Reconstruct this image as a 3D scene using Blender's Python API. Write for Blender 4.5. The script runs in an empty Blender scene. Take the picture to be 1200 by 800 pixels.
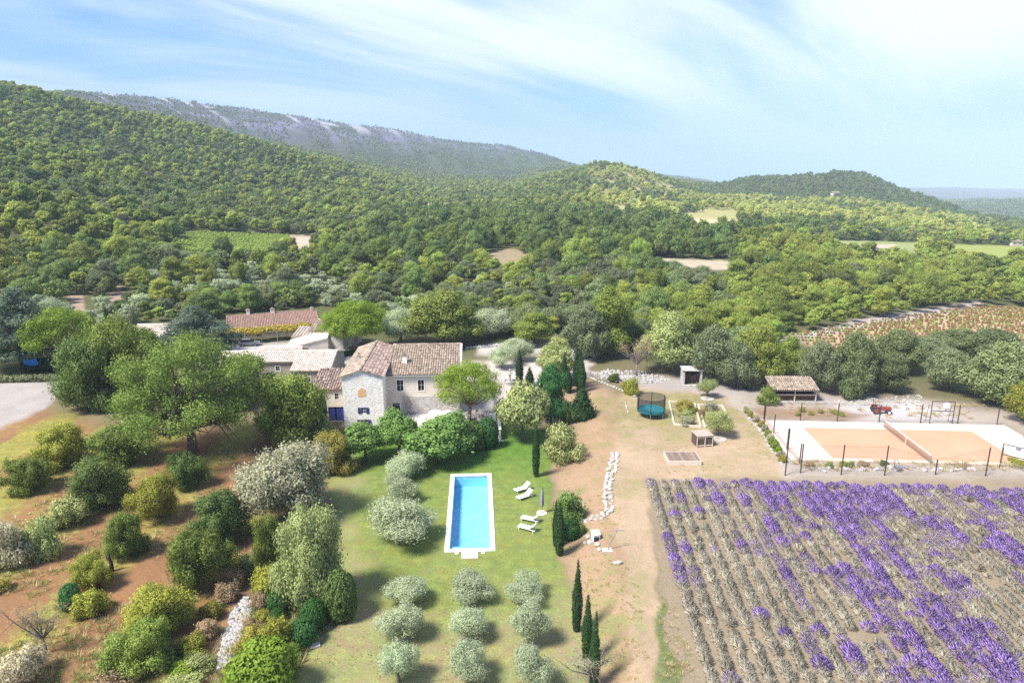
import bpy, bmesh, math, random
import numpy as np
from mathutils import Vector, Matrix

# ------------------------------------------------------------------ camera, sky, sun, exposure
SC = bpy.context.scene
COL = SC.collection
H = 38.0                                   # camera height above the lawn
HAZE = 0.00014
PITCH = math.atan(0.25)
CP, SP = math.cos(PITCH), math.sin(PITCH)
cd = bpy.data.cameras.new('camera'); cam = bpy.data.objects.new('camera', cd); COL.objects.link(cam)
cd.lens = 24.0; cd.sensor_width = 36.0; cd.clip_start = 0.5; cd.clip_end = 30000
cam.location = (0, 0, H); cam.rotation_euler = (math.pi / 2 - PITCH, 0, 0)
SC.camera = cam

SUN_EL, SUN_AZ = math.radians(54), math.radians(-122)     # azimuth from +Y, negative = to the left
W = bpy.data.worlds.new('World'); SC.world = W; W.use_nodes = True
nt = W.node_tree; nt.nodes.clear()
def nd(tree, typ, **kw):
    n = tree.nodes.new(typ)
    for k, v in kw.items():
        if k == 'i':
            for kk, vv in v.items(): n.inputs[kk].default_value = vv
        else: setattr(n, k, v)
    return n
def lk(tree, a, b): tree.links.new(a, b)
sky = nd(nt, 'ShaderNodeTexSky', sky_type='NISHITA', sun_disc=False, sun_elevation=SUN_EL, sun_rotation=SUN_AZ,
         altitude=400, air_density=1.0, dust_density=0.6, ozone_density=1.6)
tc = nd(nt, 'ShaderNodeTexCoord')
sep = nd(nt, 'ShaderNodeSeparateXYZ'); lk(nt, tc.outputs['Generated'], sep.inputs[0])
# cloud sheet: direction divided by its height above the horizon, as on a flat layer of cirrus
zc = nd(nt, 'ShaderNodeMath', operation='ADD', i={1: 0.16}); lk(nt, sep.outputs['Z'], zc.inputs[0])
zm = nd(nt, 'ShaderNodeMath', operation='MAXIMUM', i={1: 0.06}); lk(nt, zc.outputs[0], zm.inputs[0])
dx = nd(nt, 'ShaderNodeMath', operation='DIVIDE'); lk(nt, sep.outputs['X'], dx.inputs[0]); lk(nt, zm.outputs[0], dx.inputs[1])
dy = nd(nt, 'ShaderNodeMath', operation='DIVIDE'); lk(nt, sep.outputs['Y'], dy.inputs[0]); lk(nt, zm.outputs[0], dy.inputs[1])
cmb = nd(nt, 'ShaderNodeCombineXYZ'); lk(nt, dx.outputs[0], cmb.inputs[0]); lk(nt, dy.outputs[0], cmb.inputs[1])
mr = nd(nt, 'ShaderNodeMapping'); mr.inputs['Rotation'].default_value = (0, 0, math.radians(-48)); lk(nt, cmb.outputs[0], mr.inputs[0])
mp = nd(nt, 'ShaderNodeMapping'); mp.inputs['Scale'].default_value = (0.30, 1.0, 1); mp.inputs['Location'].default_value = (3.7, 3.1, 0)
lk(nt, mr.outputs[0], mp.inputs[0])
n1 = nd(nt, 'ShaderNodeTexNoise', i={'Scale': 1.1, 'Detail': 9.0, 'Roughness': 0.56, 'Distortion': 0.5}); lk(nt, mp.outputs[0], n1.inputs['Vector'])
n2 = nd(nt, 'ShaderNodeTexNoise', i={'Scale': 0.42, 'Detail': 2.0, 'Roughness': 0.5}); lk(nt, mp.outputs[0], n2.inputs['Vector'])
ad = nd(nt, 'ShaderNodeMath', operation='MULTIPLY_ADD', i={1: 1.0}); lk(nt, n2.outputs[0], ad.inputs[0]); lk(nt, n1.outputs[0], ad.inputs[2])
cr = nd(nt, 'ShaderNodeMapRange', interpolation_type='SMOOTHSTEP', i={'From Min': 0.78, 'From Max': 1.16, 'To Min': 0.08, 'To Max': 0.95}); lk(nt, ad.outputs[0], cr.inputs[0])
tint = nd(nt, 'ShaderNodeMix', data_type='RGBA', blend_type='MULTIPLY'); tint.inputs['Factor'].default_value = 1.0
lk(nt, sky.outputs[0], tint.inputs[6]); tint.inputs[7].default_value = (0.07, 0.30, 0.66, 1)
# pale blue air along the whole horizon
hzn = nd(nt, 'ShaderNodeMapRange', interpolation_type='SMOOTHSTEP', i={'From Min': 0.0, 'From Max': 0.30, 'To Min': 0.85, 'To Max': 0.0}); lk(nt, sep.outputs['Z'], hzn.inputs[0])
mixh = nd(nt, 'ShaderNodeMix', data_type='RGBA'); lk(nt, hzn.outputs[0], mixh.inputs['Factor']); lk(nt, tint.outputs[2], mixh.inputs[6]); mixh.inputs[7].default_value = (0.85, 1.9, 3.0, 1)
fade = nd(nt, 'ShaderNodeMapRange', interpolation_type='SMOOTHSTEP', i={'From Min': 0.0, 'From Max': 0.16, 'To Min': 0.15, 'To Max': 1.0}); lk(nt, sep.outputs['Z'], fade.inputs[0])
cf = nd(nt, 'ShaderNodeMath', operation='MULTIPLY'); lk(nt, cr.outputs[0], cf.inputs[0]); lk(nt, fade.outputs[0], cf.inputs[1])
mixc = nd(nt, 'ShaderNodeMix', data_type='RGBA'); lk(nt, cf.outputs[0], mixc.inputs['Factor'])
lk(nt, mixh.outputs[2], mixc.inputs[6]); mixc.inputs[7].default_value = (3.3, 3.6, 3.9, 1)
bg = nd(nt, 'ShaderNodeBackground', i={'Strength': 0.125}); lk(nt, mixc.outputs[2], bg.inputs['Color'])
wo = nd(nt, 'ShaderNodeOutputWorld'); lk(nt, bg.outputs[0], wo.inputs['Surface'])

sd = bpy.data.lights.new('sun', 'SUN'); sun = bpy.data.objects.new('sun', sd); COL.objects.link(sun)
sd.energy = 3.3; sd.angle = math.radians(14); sd.color = (1.0, 0.95, 0.87)
sdir = Vector((math.sin(SUN_AZ) * math.cos(SUN_EL), math.cos(SUN_AZ) * math.cos(SUN_EL), math.sin(SUN_EL)))
sun.rotation_euler = sdir.to_track_quat('Z', 'Y').to_euler()

vs = SC.view_settings; vs.view_transform = 'Standard'; vs.look = 'None'; vs.gamma = 1.0; vs.use_curve_mapping = False
vs.exposure = 1.44
SC.render.engine = 'CYCLES'
SC.cycles.use_denoising = False
SC.cycles.use_adaptive_sampling = False
SC.cycles.max_bounces = 6; SC.cycles.diffuse_bounces = 3; SC.cycles.transparent_max_bounces = 12
SC.cycles.volume_bounces = 0; SC.cycles.glossy_bounces = 2; SC.cycles.transmission_bounces = 4
SC.cycles.caustics_reflective = False; SC.cycles.caustics_refractive = False

# ------------------------------------------------------------------ pixels of the 1200x800 photograph <-> places
def ray(px, py):
    u = (px - 600) / 800; v = (400 - py) / 800
    return np.array([u, CP + v * SP, -SP + v * CP])
def proj(x, y, z):
    d = np.maximum(y * CP - (z - H) * SP, 0.01); u = y * SP + (z - H) * CP
    return 600 + 800 * x / d, 400 - 800 * u / d, d
def gz(px, py, z=0.0):
    d = ray(px, py); t = (z - H) / d[2]; return d * t + np.array([0, 0, H])

# ------------------------------------------------------------------ noise
_lat = {}
def vnoise(x, y, seed=0):
    if seed not in _lat: _lat[seed] = np.random.RandomState(seed + 11).rand(256, 256)
    L = _lat[seed]
    xi = np.floor(x).astype(int); yi = np.floor(y).astype(int); fx = x - xi; fy = y - yi
    fx = fx * fx * (3 - 2 * fx); fy = fy * fy * (3 - 2 * fy)
    a = L[xi & 255, yi & 255]; b = L[(xi + 1) & 255, yi & 255]; c = L[xi & 255, (yi + 1) & 255]; d = L[(xi + 1) & 255, (yi + 1) & 255]
    return (a * (1 - fx) + b * fx) * (1 - fy) + (c * (1 - fx) + d * fx) * fy
def fbm(x, y, seed=0, o=4):
    s = 0; a = 0.5; t = 0
    for k in range(o):
        s = s + a * vnoise(x, y, seed + k); t += a; a *= 0.5; x = x * 2.03 + 5.1; y = y * 2.03 + 1.7
    return s / t
def sstep(a, b, x):
    t = np.clip((x - a) / (b - a), 0, 1); return t * t * (3 - 2 * t)

# ------------------------------------------------------------------ terrain
# columns of the view: (distance, z) or (distance, 'p', pixel row that the bare ground reaches there)
PR = {
 -420: [(150, 2), (250, 8), (430, 'p', 200), (700, 'p', 120), (1000, 'p', 70), (1600, 150), (3000, 'p', 120), (4500, 150)],
 0:    [(150, 2), (270, 6), (480, 'p', 204), (700, 'p', 150), (1000, 'p', 95), (1500, 140), (3000, 'p', 119), (4500, 150)],
 100:  [(150, 2), (300, 5), (540, 'p', 212), (750, 'p', 165), (950, 'p', 122), (1400, 118), (3000, 'p', 112), (4500, 150)],
 200:  [(150, 2), (340, 4), (620, 'p', 218), (800, 'p', 182), (1000, 'p', 140), (1500, 110), (3000, 'p', 121), (4500, 150)],
 300:  [(150, 1.5), (400, 3), (680, 'p', 228), (920, 'p', 170), (1400, 82), (2000, 'p', 163), (3000, 'p', 127), (4500, 150)],
 400:  [(150, 1.5), (470, 2), (780, 'p', 228), (980, 'p', 199), (1400, 50), (2000, 'p', 184), (3000, 'p', 140), (4500, 120)],
 500:  [(150, 1.5), (520, 2), (950, 'p', 233), (1400, 12), (2100, 'p', 204), (3000, 'p', 160), (4500, 100)],
 600:  [(150, 1.5), (520, 2), (700, 2), (1000, 'p', 229), (1400, 8), (2200, 'p', 208), (3200, 'p', 177), (4500, 80)],
 650:  [(150, 1.5), (600, 3), (900, 'p', 223), (1200, 'p', 207), (1800, 30), (3300, 'p', 186), (4500, 60)],
 700:  [(150, 1.5), (560, 2), (850, 'p', 226), (1200, 'p', 194), (1800, 25), (3500, 'p', 197), (5000, 20)],
 735:  [(150, 1.5), (560, 1), (850, 'p', 229), (1200, 'p', 199), (1800, 20), (5000, 'p', 203), (6000, 0)],
 800:  [(150, 1.5), (540, 0), (800, 'p', 243), (1000, 'p', 234), (1220, 'p', 218), (1800, 0), (5000, 'p', 209), (6000, 0)],
 838:  [(150, 1.5), (560, -1), (900, 'p', 241), (1300, 'p', 228), (1500, 'p', 219), (2500, -20), (5200, 'p', 216), (6000, -60)],
 880:  [(150, 1.5), (560, -2), (900, 'p', 243), (1200, 'p', 231), (1550, 'p', 207), (2500, -20), (4500, -80)],
 930:  [(150, 1.5), (560, -3), (900, 'p', 245), (1200, 'p', 233), (1550, 'p', 206), (2500, -20), (4500, -90)],
 980:  [(150, 1.5), (560, -4), (900, 'p', 247), (1200, 'p', 234), (1550, 'p', 200), (2500, -20), (4500, -100)],
 1015: [(150, 1.5), (560, -5), (900, 'p', 248), (1200, 'p', 236), (1550, 'p', 203), (2500, -30), (4500, -110)],
 1055: [(150, 1.5), (560, -6), (900, 'p', 252), (1250, 'p', 241), (1550, 'p', 221), (2500, -50), (4500, -120)],
 1100: [(150, 1.5), (560, -8), (950, 'p', 257), (1300, 'p', 248), (1550, 'p', 234), (2500, -70), (4500, -130), (6500, 'p', 228)],
 1150: [(150, 1.5), (560, -9), (1000, 'p', 264), (1500, 'p', 253), (2300, -85), (3800, 'p', 236), (4500, 'p', 236), (5200, -190), (7500, 'p', 228)],
 1200: [(150, 1.5), (560, -10), (1000, 'p', 270), (1500, 'p', 258), (2300, -95), (3800, 'p', 234), (4500, 'p', 236), (5200, -190), (7500, 'p', 228)],
 1620: [(150, 1.5), (560, -10), (1000, 'p', 272), (1500, 'p', 260), (2300, -95), (3800, 'p', 234), (4500, 'p', 236), (5200, -190), (7500, 'p', 229)],
}
AZ = np.radians(np.arange(-54, 54.01, 0.2))
RR = np.concatenate([np.geomspace(22, 135, 300, endpoint=False), np.geomspace(135, 9500, 270)])
_ca, _cz = [], []
for px in sorted(PR):
    d = ray(px, 205); _ca.append(math.atan2(d[0], d[1]))
    rs, zs = [20.0], [1.5]
    for e in PR[px]:
        if len(e) == 2: z = e[1]
        else:
            d = ray(px, e[2]); z = H + e[0] * d[2] / math.hypot(d[0], d[1])
        rs.append(e[0]); zs.append(z)
    rs.append(9600.0); zs.append(min(zs[-1], -150))
    f = np.interp(np.log(RR), np.log(rs), zs)
    k = np.array([1, 2, 3, 2, 1]) / 9.0
    f = np.convolve(np.pad(f, 2, mode='edge'), k, 'valid')
    _cz.append(f)
_ca = np.array(_ca); _cz = np.array(_cz)
ZG = np.zeros((len(AZ), len(RR)))
for j in range(len(RR)): ZG[:, j] = np.interp(AZ, _ca, _cz[:, j])
AA, RG = np.meshgrid(AZ, RR, indexing='ij')
XG, YG = RG * np.sin(AA), RG * np.cos(AA)
rough = sstep(200, 900, RG)
ZG = ZG + rough * ((fbm(XG / 190, YG / 190, 3) - 0.5) * 10 * sstep(0, 60, ZG + 5) + (fbm(XG / 45, YG / 45, 7) - 0.5) * 5 * sstep(-10, 40, ZG)) \
     + (sstep(1600, 2600, RG) * (fbm(XG / 420, YG / 420, 17) - .5) * 60)
# the lawn lies 1.5 m below the ground to its right and behind the houses
_lo = [gz(a, b, 0.0) for a, b in [(642, 430), (643, 470), (648, 540), (655, 620), (680, 700), (705, 800), (720, 900)]]
_hi = [gz(a, b, 1.5) for a, b in [(690, 430), (705, 470), (721, 530), (711, 600), (735, 700), (765, 800), (790, 900)]]
def bankfac(x, y):
    yl = [p[1] for p in _lo][::-1]; xl = [p[0] for p in _lo][::-1]; yh = [p[1] for p in _hi][::-1]; xh = [p[0] for p in _hi][::-1]
    a = np.interp(y, yl, xl); b = np.interp(y, yh, xh)
    return np.clip((x - a) / np.maximum(b - a, 0.5), 0, 1)
def near_z(x, y):
    b = bankfac(x, y); b = b * b * (3 - 2 * b)
    back = sstep(104, 116, y)
    m = np.maximum(b, back)
    z = 1.5 * m + (fbm(x / 3.1, y / 3.1, 21) - 0.5) * 0.28 * (0.25 + 0.75 * sstep(-16, -28, x))
    z += 1.1 * sstep(-24, -62, x) * (1 - m) * (0.7 + .6 * fbm(x / 14, y / 14, 5))
    # raised house terrace in front of the wing
    xr = (x + 18.9) * math.cos(.0506) + (y - 92.3) * math.sin(.0506); yr = -(x + 18.9) * math.sin(.0506) + (y - 92.3) * math.cos(.0506)
    tr = sstep(-.3, .3, xr) * (1 - sstep(16.6, 17.2, xr)) * sstep(-.3, .3, yr)
    return z * (1 - tr) + 1.47 * tr
wn = 1 - sstep(125, 165, RG)
ZG = ZG * (1 - wn) + near_z(XG, YG) * wn
flat = sstep(30, 36, XG) * sstep(80, 82, YG) * (1 - sstep(76, 82, XG)) * (1 - sstep(98, 103, YG))
ZG = ZG * (1 - flat) + 1.46 * flat
fp = sstep(-13, -10, XG) * (1 - sstep(1, 4, XG)) * sstep(58, 61, YG) * (1 - sstep(83, 86, YG))
ZG = ZG * (1 - fp)
_lr = np.log(RR)
def hz(x, y):
    x = np.asarray(x, float); y = np.asarray(y, float)
    a = np.arctan2(x, y); r = np.hypot(x, y)
    fa = np.clip((a - AZ[0]) / (AZ[1] - AZ[0]), 0, len(AZ) - 1.001); ia = fa.astype(int); fa = fa - ia
    ir = np.clip(np.searchsorted(RR, r) - 1, 0, len(RR) - 2); fr = np.clip((r - RR[ir]) / (RR[ir + 1] - RR[ir]), 0, 1)
    return (ZG[ia, ir] * (1 - fa) + ZG[ia + 1, ir] * fa) * (1 - fr) + (ZG[ia, ir + 1] * (1 - fa) + ZG[ia + 1, ir + 1] * fa) * fr
def at(px, py):
    """the place on the ground that a pixel looks at"""
    d = ray(px, py); ts = np.geomspace(25, 9000, 3000) / math.hypot(d[0], d[1])
    P = d[None, :] * ts[:, None]; z = P[:, 2] + H; g = hz(P[:, 0], P[:, 1])
    k = int(np.argmax(z < g))
    if k == 0: k = 1
    lo, hi = ts[k - 1], ts[k]
    for _ in range(20):
        m = (lo + hi) / 2
        if d[2] * m + H < float(hz(d[0] * m, d[1] * m)): hi = m
        else: lo = m
    return np.array([d[0] * hi, d[1] * hi, float(hz(d[0] * hi, d[1] * hi))])
def topz(p, pytop, px=600):
    """height of a thing standing at p whose top shows at pixel row pytop"""
    d = ray(px, pytop); return H + p[1] * d[2] / d[1] - p[2]

# ------------------------------------------------------------------ scene helpers
def tag(o, label=None, cat=None, group=None, kind=None):
    if label: o['label'] = label
    if cat: o['category'] = cat
    if group: o['group'] = group
    if kind: o['kind'] = kind
    return o
def link(name, me, parent=None):
    o = bpy.data.objects.new(name, me); COL.objects.link(o)
    if parent is not None: o.parent = parent
    return o
def empty(name, loc, rz=0.0, label=None, cat=None, group=None, scale=None):
    o = bpy.data.objects.new(name, None); COL.objects.link(o); o.location = [float(c) for c in loc]; o.rotation_euler = (0, 0, rz); o.empty_display_size = 0.3
    if scale is not None: o.scale = scale
    return tag(o, label, cat, group)
def raw_mesh(name, verts, faces4, mat, attr=None, normals=None, smooth=False):
    me = bpy.data.meshes.new(name)
    verts = np.asarray(verts, np.float32); faces4 = np.asarray(faces4, np.int32)
    k = faces4.shape[1]; n = len(faces4)
    me.vertices.add(len(verts)); me.vertices.foreach_set('co', verts.ravel())
    me.loops.add(n * k); me.loops.foreach_set('vertex_index', faces4.ravel())
    me.polygons.add(n); me.polygons.foreach_set('loop_start', np.arange(0, n * k, k, dtype=np.int32))
    try: me.polygons.foreach_set('loop_total', np.full(n, k, np.int32))
    except Exception: pass
    me.update(calc_edges=True)
    if smooth: me.polygons.foreach_set('use_smooth', np.ones(n, bool))
    if attr is not None:
        a = me.attributes.new('v', 'FLOAT', 'POINT'); a.data.foreach_set('value', np.asarray(attr, np.float32))
    if normals is not None:
        me.polygons.foreach_set('use_smooth', np.ones(n, bool))
        me.normals_split_custom_set_from_vertices(np.asarray(normals, np.float32))
    if mat is not None: me.materials.append(mat)
    return me

class MB:
    """collects boxes, bars, tubes and sheets into one mesh"""
    def __init__(s): s.v = []; s.f = []; s.a = []
    def add(s, vs, fs, a=None):
        o = len(s.v); s.v += [tuple(float(c) for c in q) for q in vs]; s.f += [tuple(i + o for i in f) for f in fs]
        s.a += [random.random() if a is None else a] * len(vs); return s
    def box(s, x0, x1, y0, y1, z0, z1, a=None):
        return s.add([(x0, y0, z0), (x1, y0, z0), (x1, y1, z0), (x0, y1, z0), (x0, y0, z1), (x1, y0, z1), (x1, y1, z1), (x0, y1, z1)],
                     [(0, 3, 2, 1), (4, 5, 6, 7), (0, 1, 5, 4), (1, 2, 6, 5), (2, 3, 7, 6), (3, 0, 4, 7)], a)
    def bar(s, p, q, w, h=None, up=(0, 0, 1)):
        h = h or w; p = Vector(p); q = Vector(q); d = (q - p).normalized(); u = Vector(up)
        if abs(d.dot(u)) > .98: u = Vector((0, 1, 0))
        r = d.cross(u).normalized() * w / 2; t = r.cross(d).normalized() * h / 2
        vs = [p - r - t, p + r - t, p + r + t, p - r + t, q - r - t, q + r - t, q + r + t, q - r + t]
        return s.add(vs, [(0, 1, 2, 3), (7, 6, 5, 4), (0, 4, 5, 1), (1, 5, 6, 2), (2, 6, 7, 3), (3, 7, 4, 0)])
    def tube(s, pts, rad, n=8, cap=True):
        pts = [Vector(q) for q in pts]; rad = rad if hasattr(rad, '__len__') else [rad] * len(pts)
        vs = []; fs = []
        for i, q in enumerate(pts):
            d = (pts[min(i + 1, len(pts) - 1)] - pts[max(i - 1, 0)]).normalized()
            u = Vector((0, 0, 1)) if abs(d.z) < .95 else Vector((1, 0, 0))
            r = d.cross(u).normalized(); t = r.cross(d)
            for k in range(n):
                a = 2 * math.pi * k / n; vs.append(q + (r * math.cos(a) + t * math.sin(a)) * rad[i])
        for i in range(len(pts) - 1):
            for k in range(n):
                k2 = (k + 1) % n; fs.append((i * n + k, i * n + k2, (i + 1) * n + k2, (i + 1) * n + k))
        if cap: fs.append(tuple(range(n))[::-1]); fs.append(tuple((len(pts) - 1) * n + k for k in range(n)))
        return s.add(vs, fs)
    def lathe(s, prof, n=14, c=(0, 0, 0)):
        vs = []; fs = []
        for r, z in prof:
            for k in range(n):
                a = 2 * math.pi * k / n; vs.append((c[0] + r * math.cos(a), c[1] + r * math.sin(a), c[2] + z))
        for i in range(len(prof) - 1):
            for k in range(n):
                k2 = (k + 1) % n; fs.append((i * n + k, i * n + k2, (i + 1) * n + k2, (i + 1) * n + k))
        fs.append(tuple(range(n))[::-1]); fs.append(tuple((len(prof) - 1) * n + k for k in range(n)))
        return s.add(vs, fs)
    def ring(s, c, r, rt, n=24, ry=None):
        ry = ry or r; pts = [(c[0] + r * math.cos(2 * math.pi * k / n), c[1] + ry * math.sin(2 * math.pi * k / n), c[2]) for k in range(n + 1)]
        return s.tube(pts, rt, 6, False)
    def mesh(s, name, mat, smooth=False):
        me = bpy.data.meshes.new(name); me.from_pydata(s.v, [], s.f); me.update()
        a = me.attributes.new('v', 'FLOAT', 'POINT'); a.data.foreach_set('value', np.array(s.a, np.float32))
        if smooth: me.polygons.foreach_set('use_smooth', np.ones(len(me.polygons), bool))
        me.materials.append(mat); return me
    def build(s, name, mat, parent=None, smooth=False): return link(name, s.mesh(name, mat, smooth), parent)

# ------------------------------------------------------------------ materials
def newmat(name):
    m = bpy.data.materials.new(name); m.use_nodes = True; t = m.node_tree; t.nodes.clear()
    return m, t, nd(t, 'ShaderNodeOutputMaterial')
def mixrgb(t, f, a, b, blend='MIX'):
    n = nd(t, 'ShaderNodeMix', data_type='RGBA', blend_type=blend)
    for sock, val in ((n.inputs['Factor'], f), (n.inputs[6], a), (n.inputs[7], b)):
        if hasattr(val, 'is_linked') or isinstance(val, bpy.types.NodeSocket): lk(t, val, sock)
        else: sock.default_value = val if not isinstance(val, tuple) else (val + (1,) if len(val) == 3 else val)
    return n.outputs[2]
def surf(name, c1, c2=None, rough=0.8, scale=2.0, bump=0.15, bscale=None, metal=0.0, spec=0.3, piece=0.0, coords='Object'):
    """plain surface: two colours mixed by noise, a finer noise as relief, optional change from piece to piece"""
    m, t, out = newmat(name); c2 = c2 or tuple(min(1, c * 1.25) for c in c1)
    co = nd(t, 'ShaderNodeTexCoord'); n1 = nd(t, 'ShaderNodeTexNoise', i={'Scale': scale, 'Detail': 6.0, 'Roughness': 0.62}); lk(t, co.outputs[coords], n1.inputs['Vector'])
    r = nd(t, 'ShaderNodeMapRange', i={'From Min': .3, 'From Max': .7}); lk(t, n1.outputs[0], r.inputs[0])
    col = mixrgb(t, r.outputs[0], c1, c2)
    if piece:
        a = nd(t, 'ShaderNodeAttribute', attribute_name='v'); rr = nd(t, 'ShaderNodeMapRange', i={'To Min': 1 - piece, 'To Max': 1 + piece}); lk(t, a.outputs['Fac'], rr.inputs[0])
        cc = nd(t, 'ShaderNodeCombineColor'); [lk(t, rr.outputs[0], cc.inputs[k]) for k in range(3)]
        col = mixrgb(t, 1.0, col, cc.outputs[0], 'MULTIPLY')
    b = nd(t, 'ShaderNodeBsdfPrincipled', i={'Roughness': rough, 'Metallic': metal, 'Specular IOR Level': spec}); lk(t, col, b.inputs['Base Color'])
    if bump:
        n2 = nd(t, 'ShaderNodeTexNoise', i={'Scale': bscale or scale * 6, 'Detail': 4.0}); lk(t, co.outputs[coords], n2.inputs['Vector'])
        bp = nd(t, 'ShaderNodeBump', i={'Strength': bump, 'Distance': 0.1}); lk(t, n2.outputs[0], bp.inputs['Height']); lk(t, bp.outputs[0], b.inputs['Normal'])
    lk(t, b.outputs[0], out.inputs['Surface']); return m
def stonewall(name, c1, c2, mortar, scale=3.2, cover=0.0):
    m, t, out = newmat(name); co = nd(t, 'ShaderNodeTexCoord'); mpn = nd(t, 'ShaderNodeMapping', i={'Scale': (1, 1, 1.7)}); lk(t, co.outputs['Object'], mpn.inputs[0])
    v = nd(t, 'ShaderNodeTexVoronoi', i={'Scale': scale}); lk(t, mpn.outputs[0], v.inputs['Vector'])
    e = nd(t, 'ShaderNodeTexVoronoi', feature='DISTANCE_TO_EDGE', i={'Scale': scale}); lk(t, mpn.outputs[0], e.inputs['Vector'])
    sp_ = nd(t, 'ShaderNodeSeparateColor'); lk(t, v.outputs['Color'], sp_.inputs[0])
    stone = mixrgb(t, sp_.outputs[0], c1, c2)
    er = nd(t, 'ShaderNodeMapRange', i={'From Min': 0.02, 'From Max': 0.09}); lk(t, e.outputs['Distance'], er.inputs[0])
    col = mixrgb(t, er.outputs[0], mortar, stone)
    n = nd(t, 'ShaderNodeTexNoise', i={'Scale': 0.55, 'Detail': 6.0, 'Roughness': .65}); lk(t, co.outputs['Object'], n.inputs['Vector'])
    nr = nd(t, 'ShaderNodeMapRange', i={'From Min': .62 - cover * .5, 'From Max': .74 - cover * .5}); lk(t, n.outputs[0], nr.inputs[0])
    col = mixrgb(t, nr.outputs[0], col, tuple(c * 1.02 for c in mortar))
    n3 = nd(t, 'ShaderNodeTexNoise', i={'Scale': 0.9, 'Detail': 8.0, 'Roughness': .7}); lk(t, co.outputs['Object'], n3.inputs['Vector'])
    r3 = nd(t, 'ShaderNodeMapRange', i={'From Min': .3, 'From Max': .7, 'To Min': .82, 'To Max': 1.1}); lk(t, n3.outputs[0], r3.inputs[0])
    cc = nd(t, 'ShaderNodeCombineColor'); [lk(t, r3.outputs[0], cc.inputs[k]) for k in range(3)]
    col = mixrgb(t, 1.0, col, cc.outputs[0], 'MULTIPLY')
    b = nd(t, 'ShaderNodeBsdfPrincipled', i={'Roughness': .9, 'Specular IOR Level': .2}); lk(t, col, b.inputs['Base Color'])
    bp = nd(t, 'ShaderNodeBump', i={'Strength': .5, 'Distance': .06}); lk(t, er.outputs[0], bp.inputs['Height']); lk(t, bp.outputs[0], b.inputs['Normal'])
    lk(t, b.outputs[0], out.inputs['Surface']); return m
def leafmat(name, c1, c2, trans=0.34, third=None, vary=0.26):
    """leaf colour changes from leaf to leaf (v) and from tree to tree (object random)"""
    m, t, out = newmat(name)
    c1 = tuple(c * k for c, k in zip(c1, (2.15, 2.05, 1.75))); c2 = tuple(c * k for c, k in zip(c2, (1.72, 1.68, 1.5)))
    a = nd(t, 'ShaderNodeAttribute', attribute_name='v'); col = mixrgb(t, a.outputs['Fac'], c1, c2)
    if third:
        g = nd(t, 'ShaderNodeMapRange', i={'From Min': third[1], 'From Max': min(1.0, third[1] + .08)}); lk(t, a.outputs['Fac'], g.inputs[0]); col = mixrgb(t, g.outputs[0], col, third[0])
    oi = nd(t, 'ShaderNodeObjectInfo'); hs = nd(t, 'ShaderNodeHueSaturation'); lk(t, col, hs.inputs['Color'])
    h = nd(t, 'ShaderNodeMapRange', i={'To Min': .5 - .09 * vary, 'To Max': .5 + .09 * vary}); lk(t, oi.outputs['Random'], h.inputs[0]); lk(t, h.outputs[0], hs.inputs['Hue'])
    w = nd(t, 'ShaderNodeMath', operation='MULTIPLY', i={1: 7.31}); lk(t, oi.outputs['Random'], w.inputs[0]); fr = nd(t, 'ShaderNodeMath', operation='FRACT'); lk(t, w.outputs[0], fr.inputs[0])
    vv = nd(t, 'ShaderNodeMapRange', i={'To Min': 1 - 1.6 * vary, 'To Max': 1 + 1.6 * vary}); lk(t, fr.outputs[0], vv.inputs[0]); lk(t, vv.outputs[0], hs.inputs['Value'])
    b = nd(t, 'ShaderNodeBsdfPrincipled', i={'Roughness': .6, 'Specular IOR Level': .25}); lk(t, hs.outputs[0], b.inputs['Base Color'])
    tr = nd(t, 'ShaderNodeBsdfTranslucent'); lk(t, hs.outputs[0], tr.inputs['Color'])
    mx = nd(t, 'ShaderNodeMixShader', i={0: trans}); lk(t, b.outputs[0], mx.inputs[1]); lk(t, tr.outputs[0], mx.inputs[2])
    lk(t, mx.outputs[0], out.inputs['Surface']); return m
VARY = {'holm': .2, 'holmlight': .2, 'aleppo': .2, 'woodland': .22, 'oakdark': .16, 'olive': .09, 'oak': .12}
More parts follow.
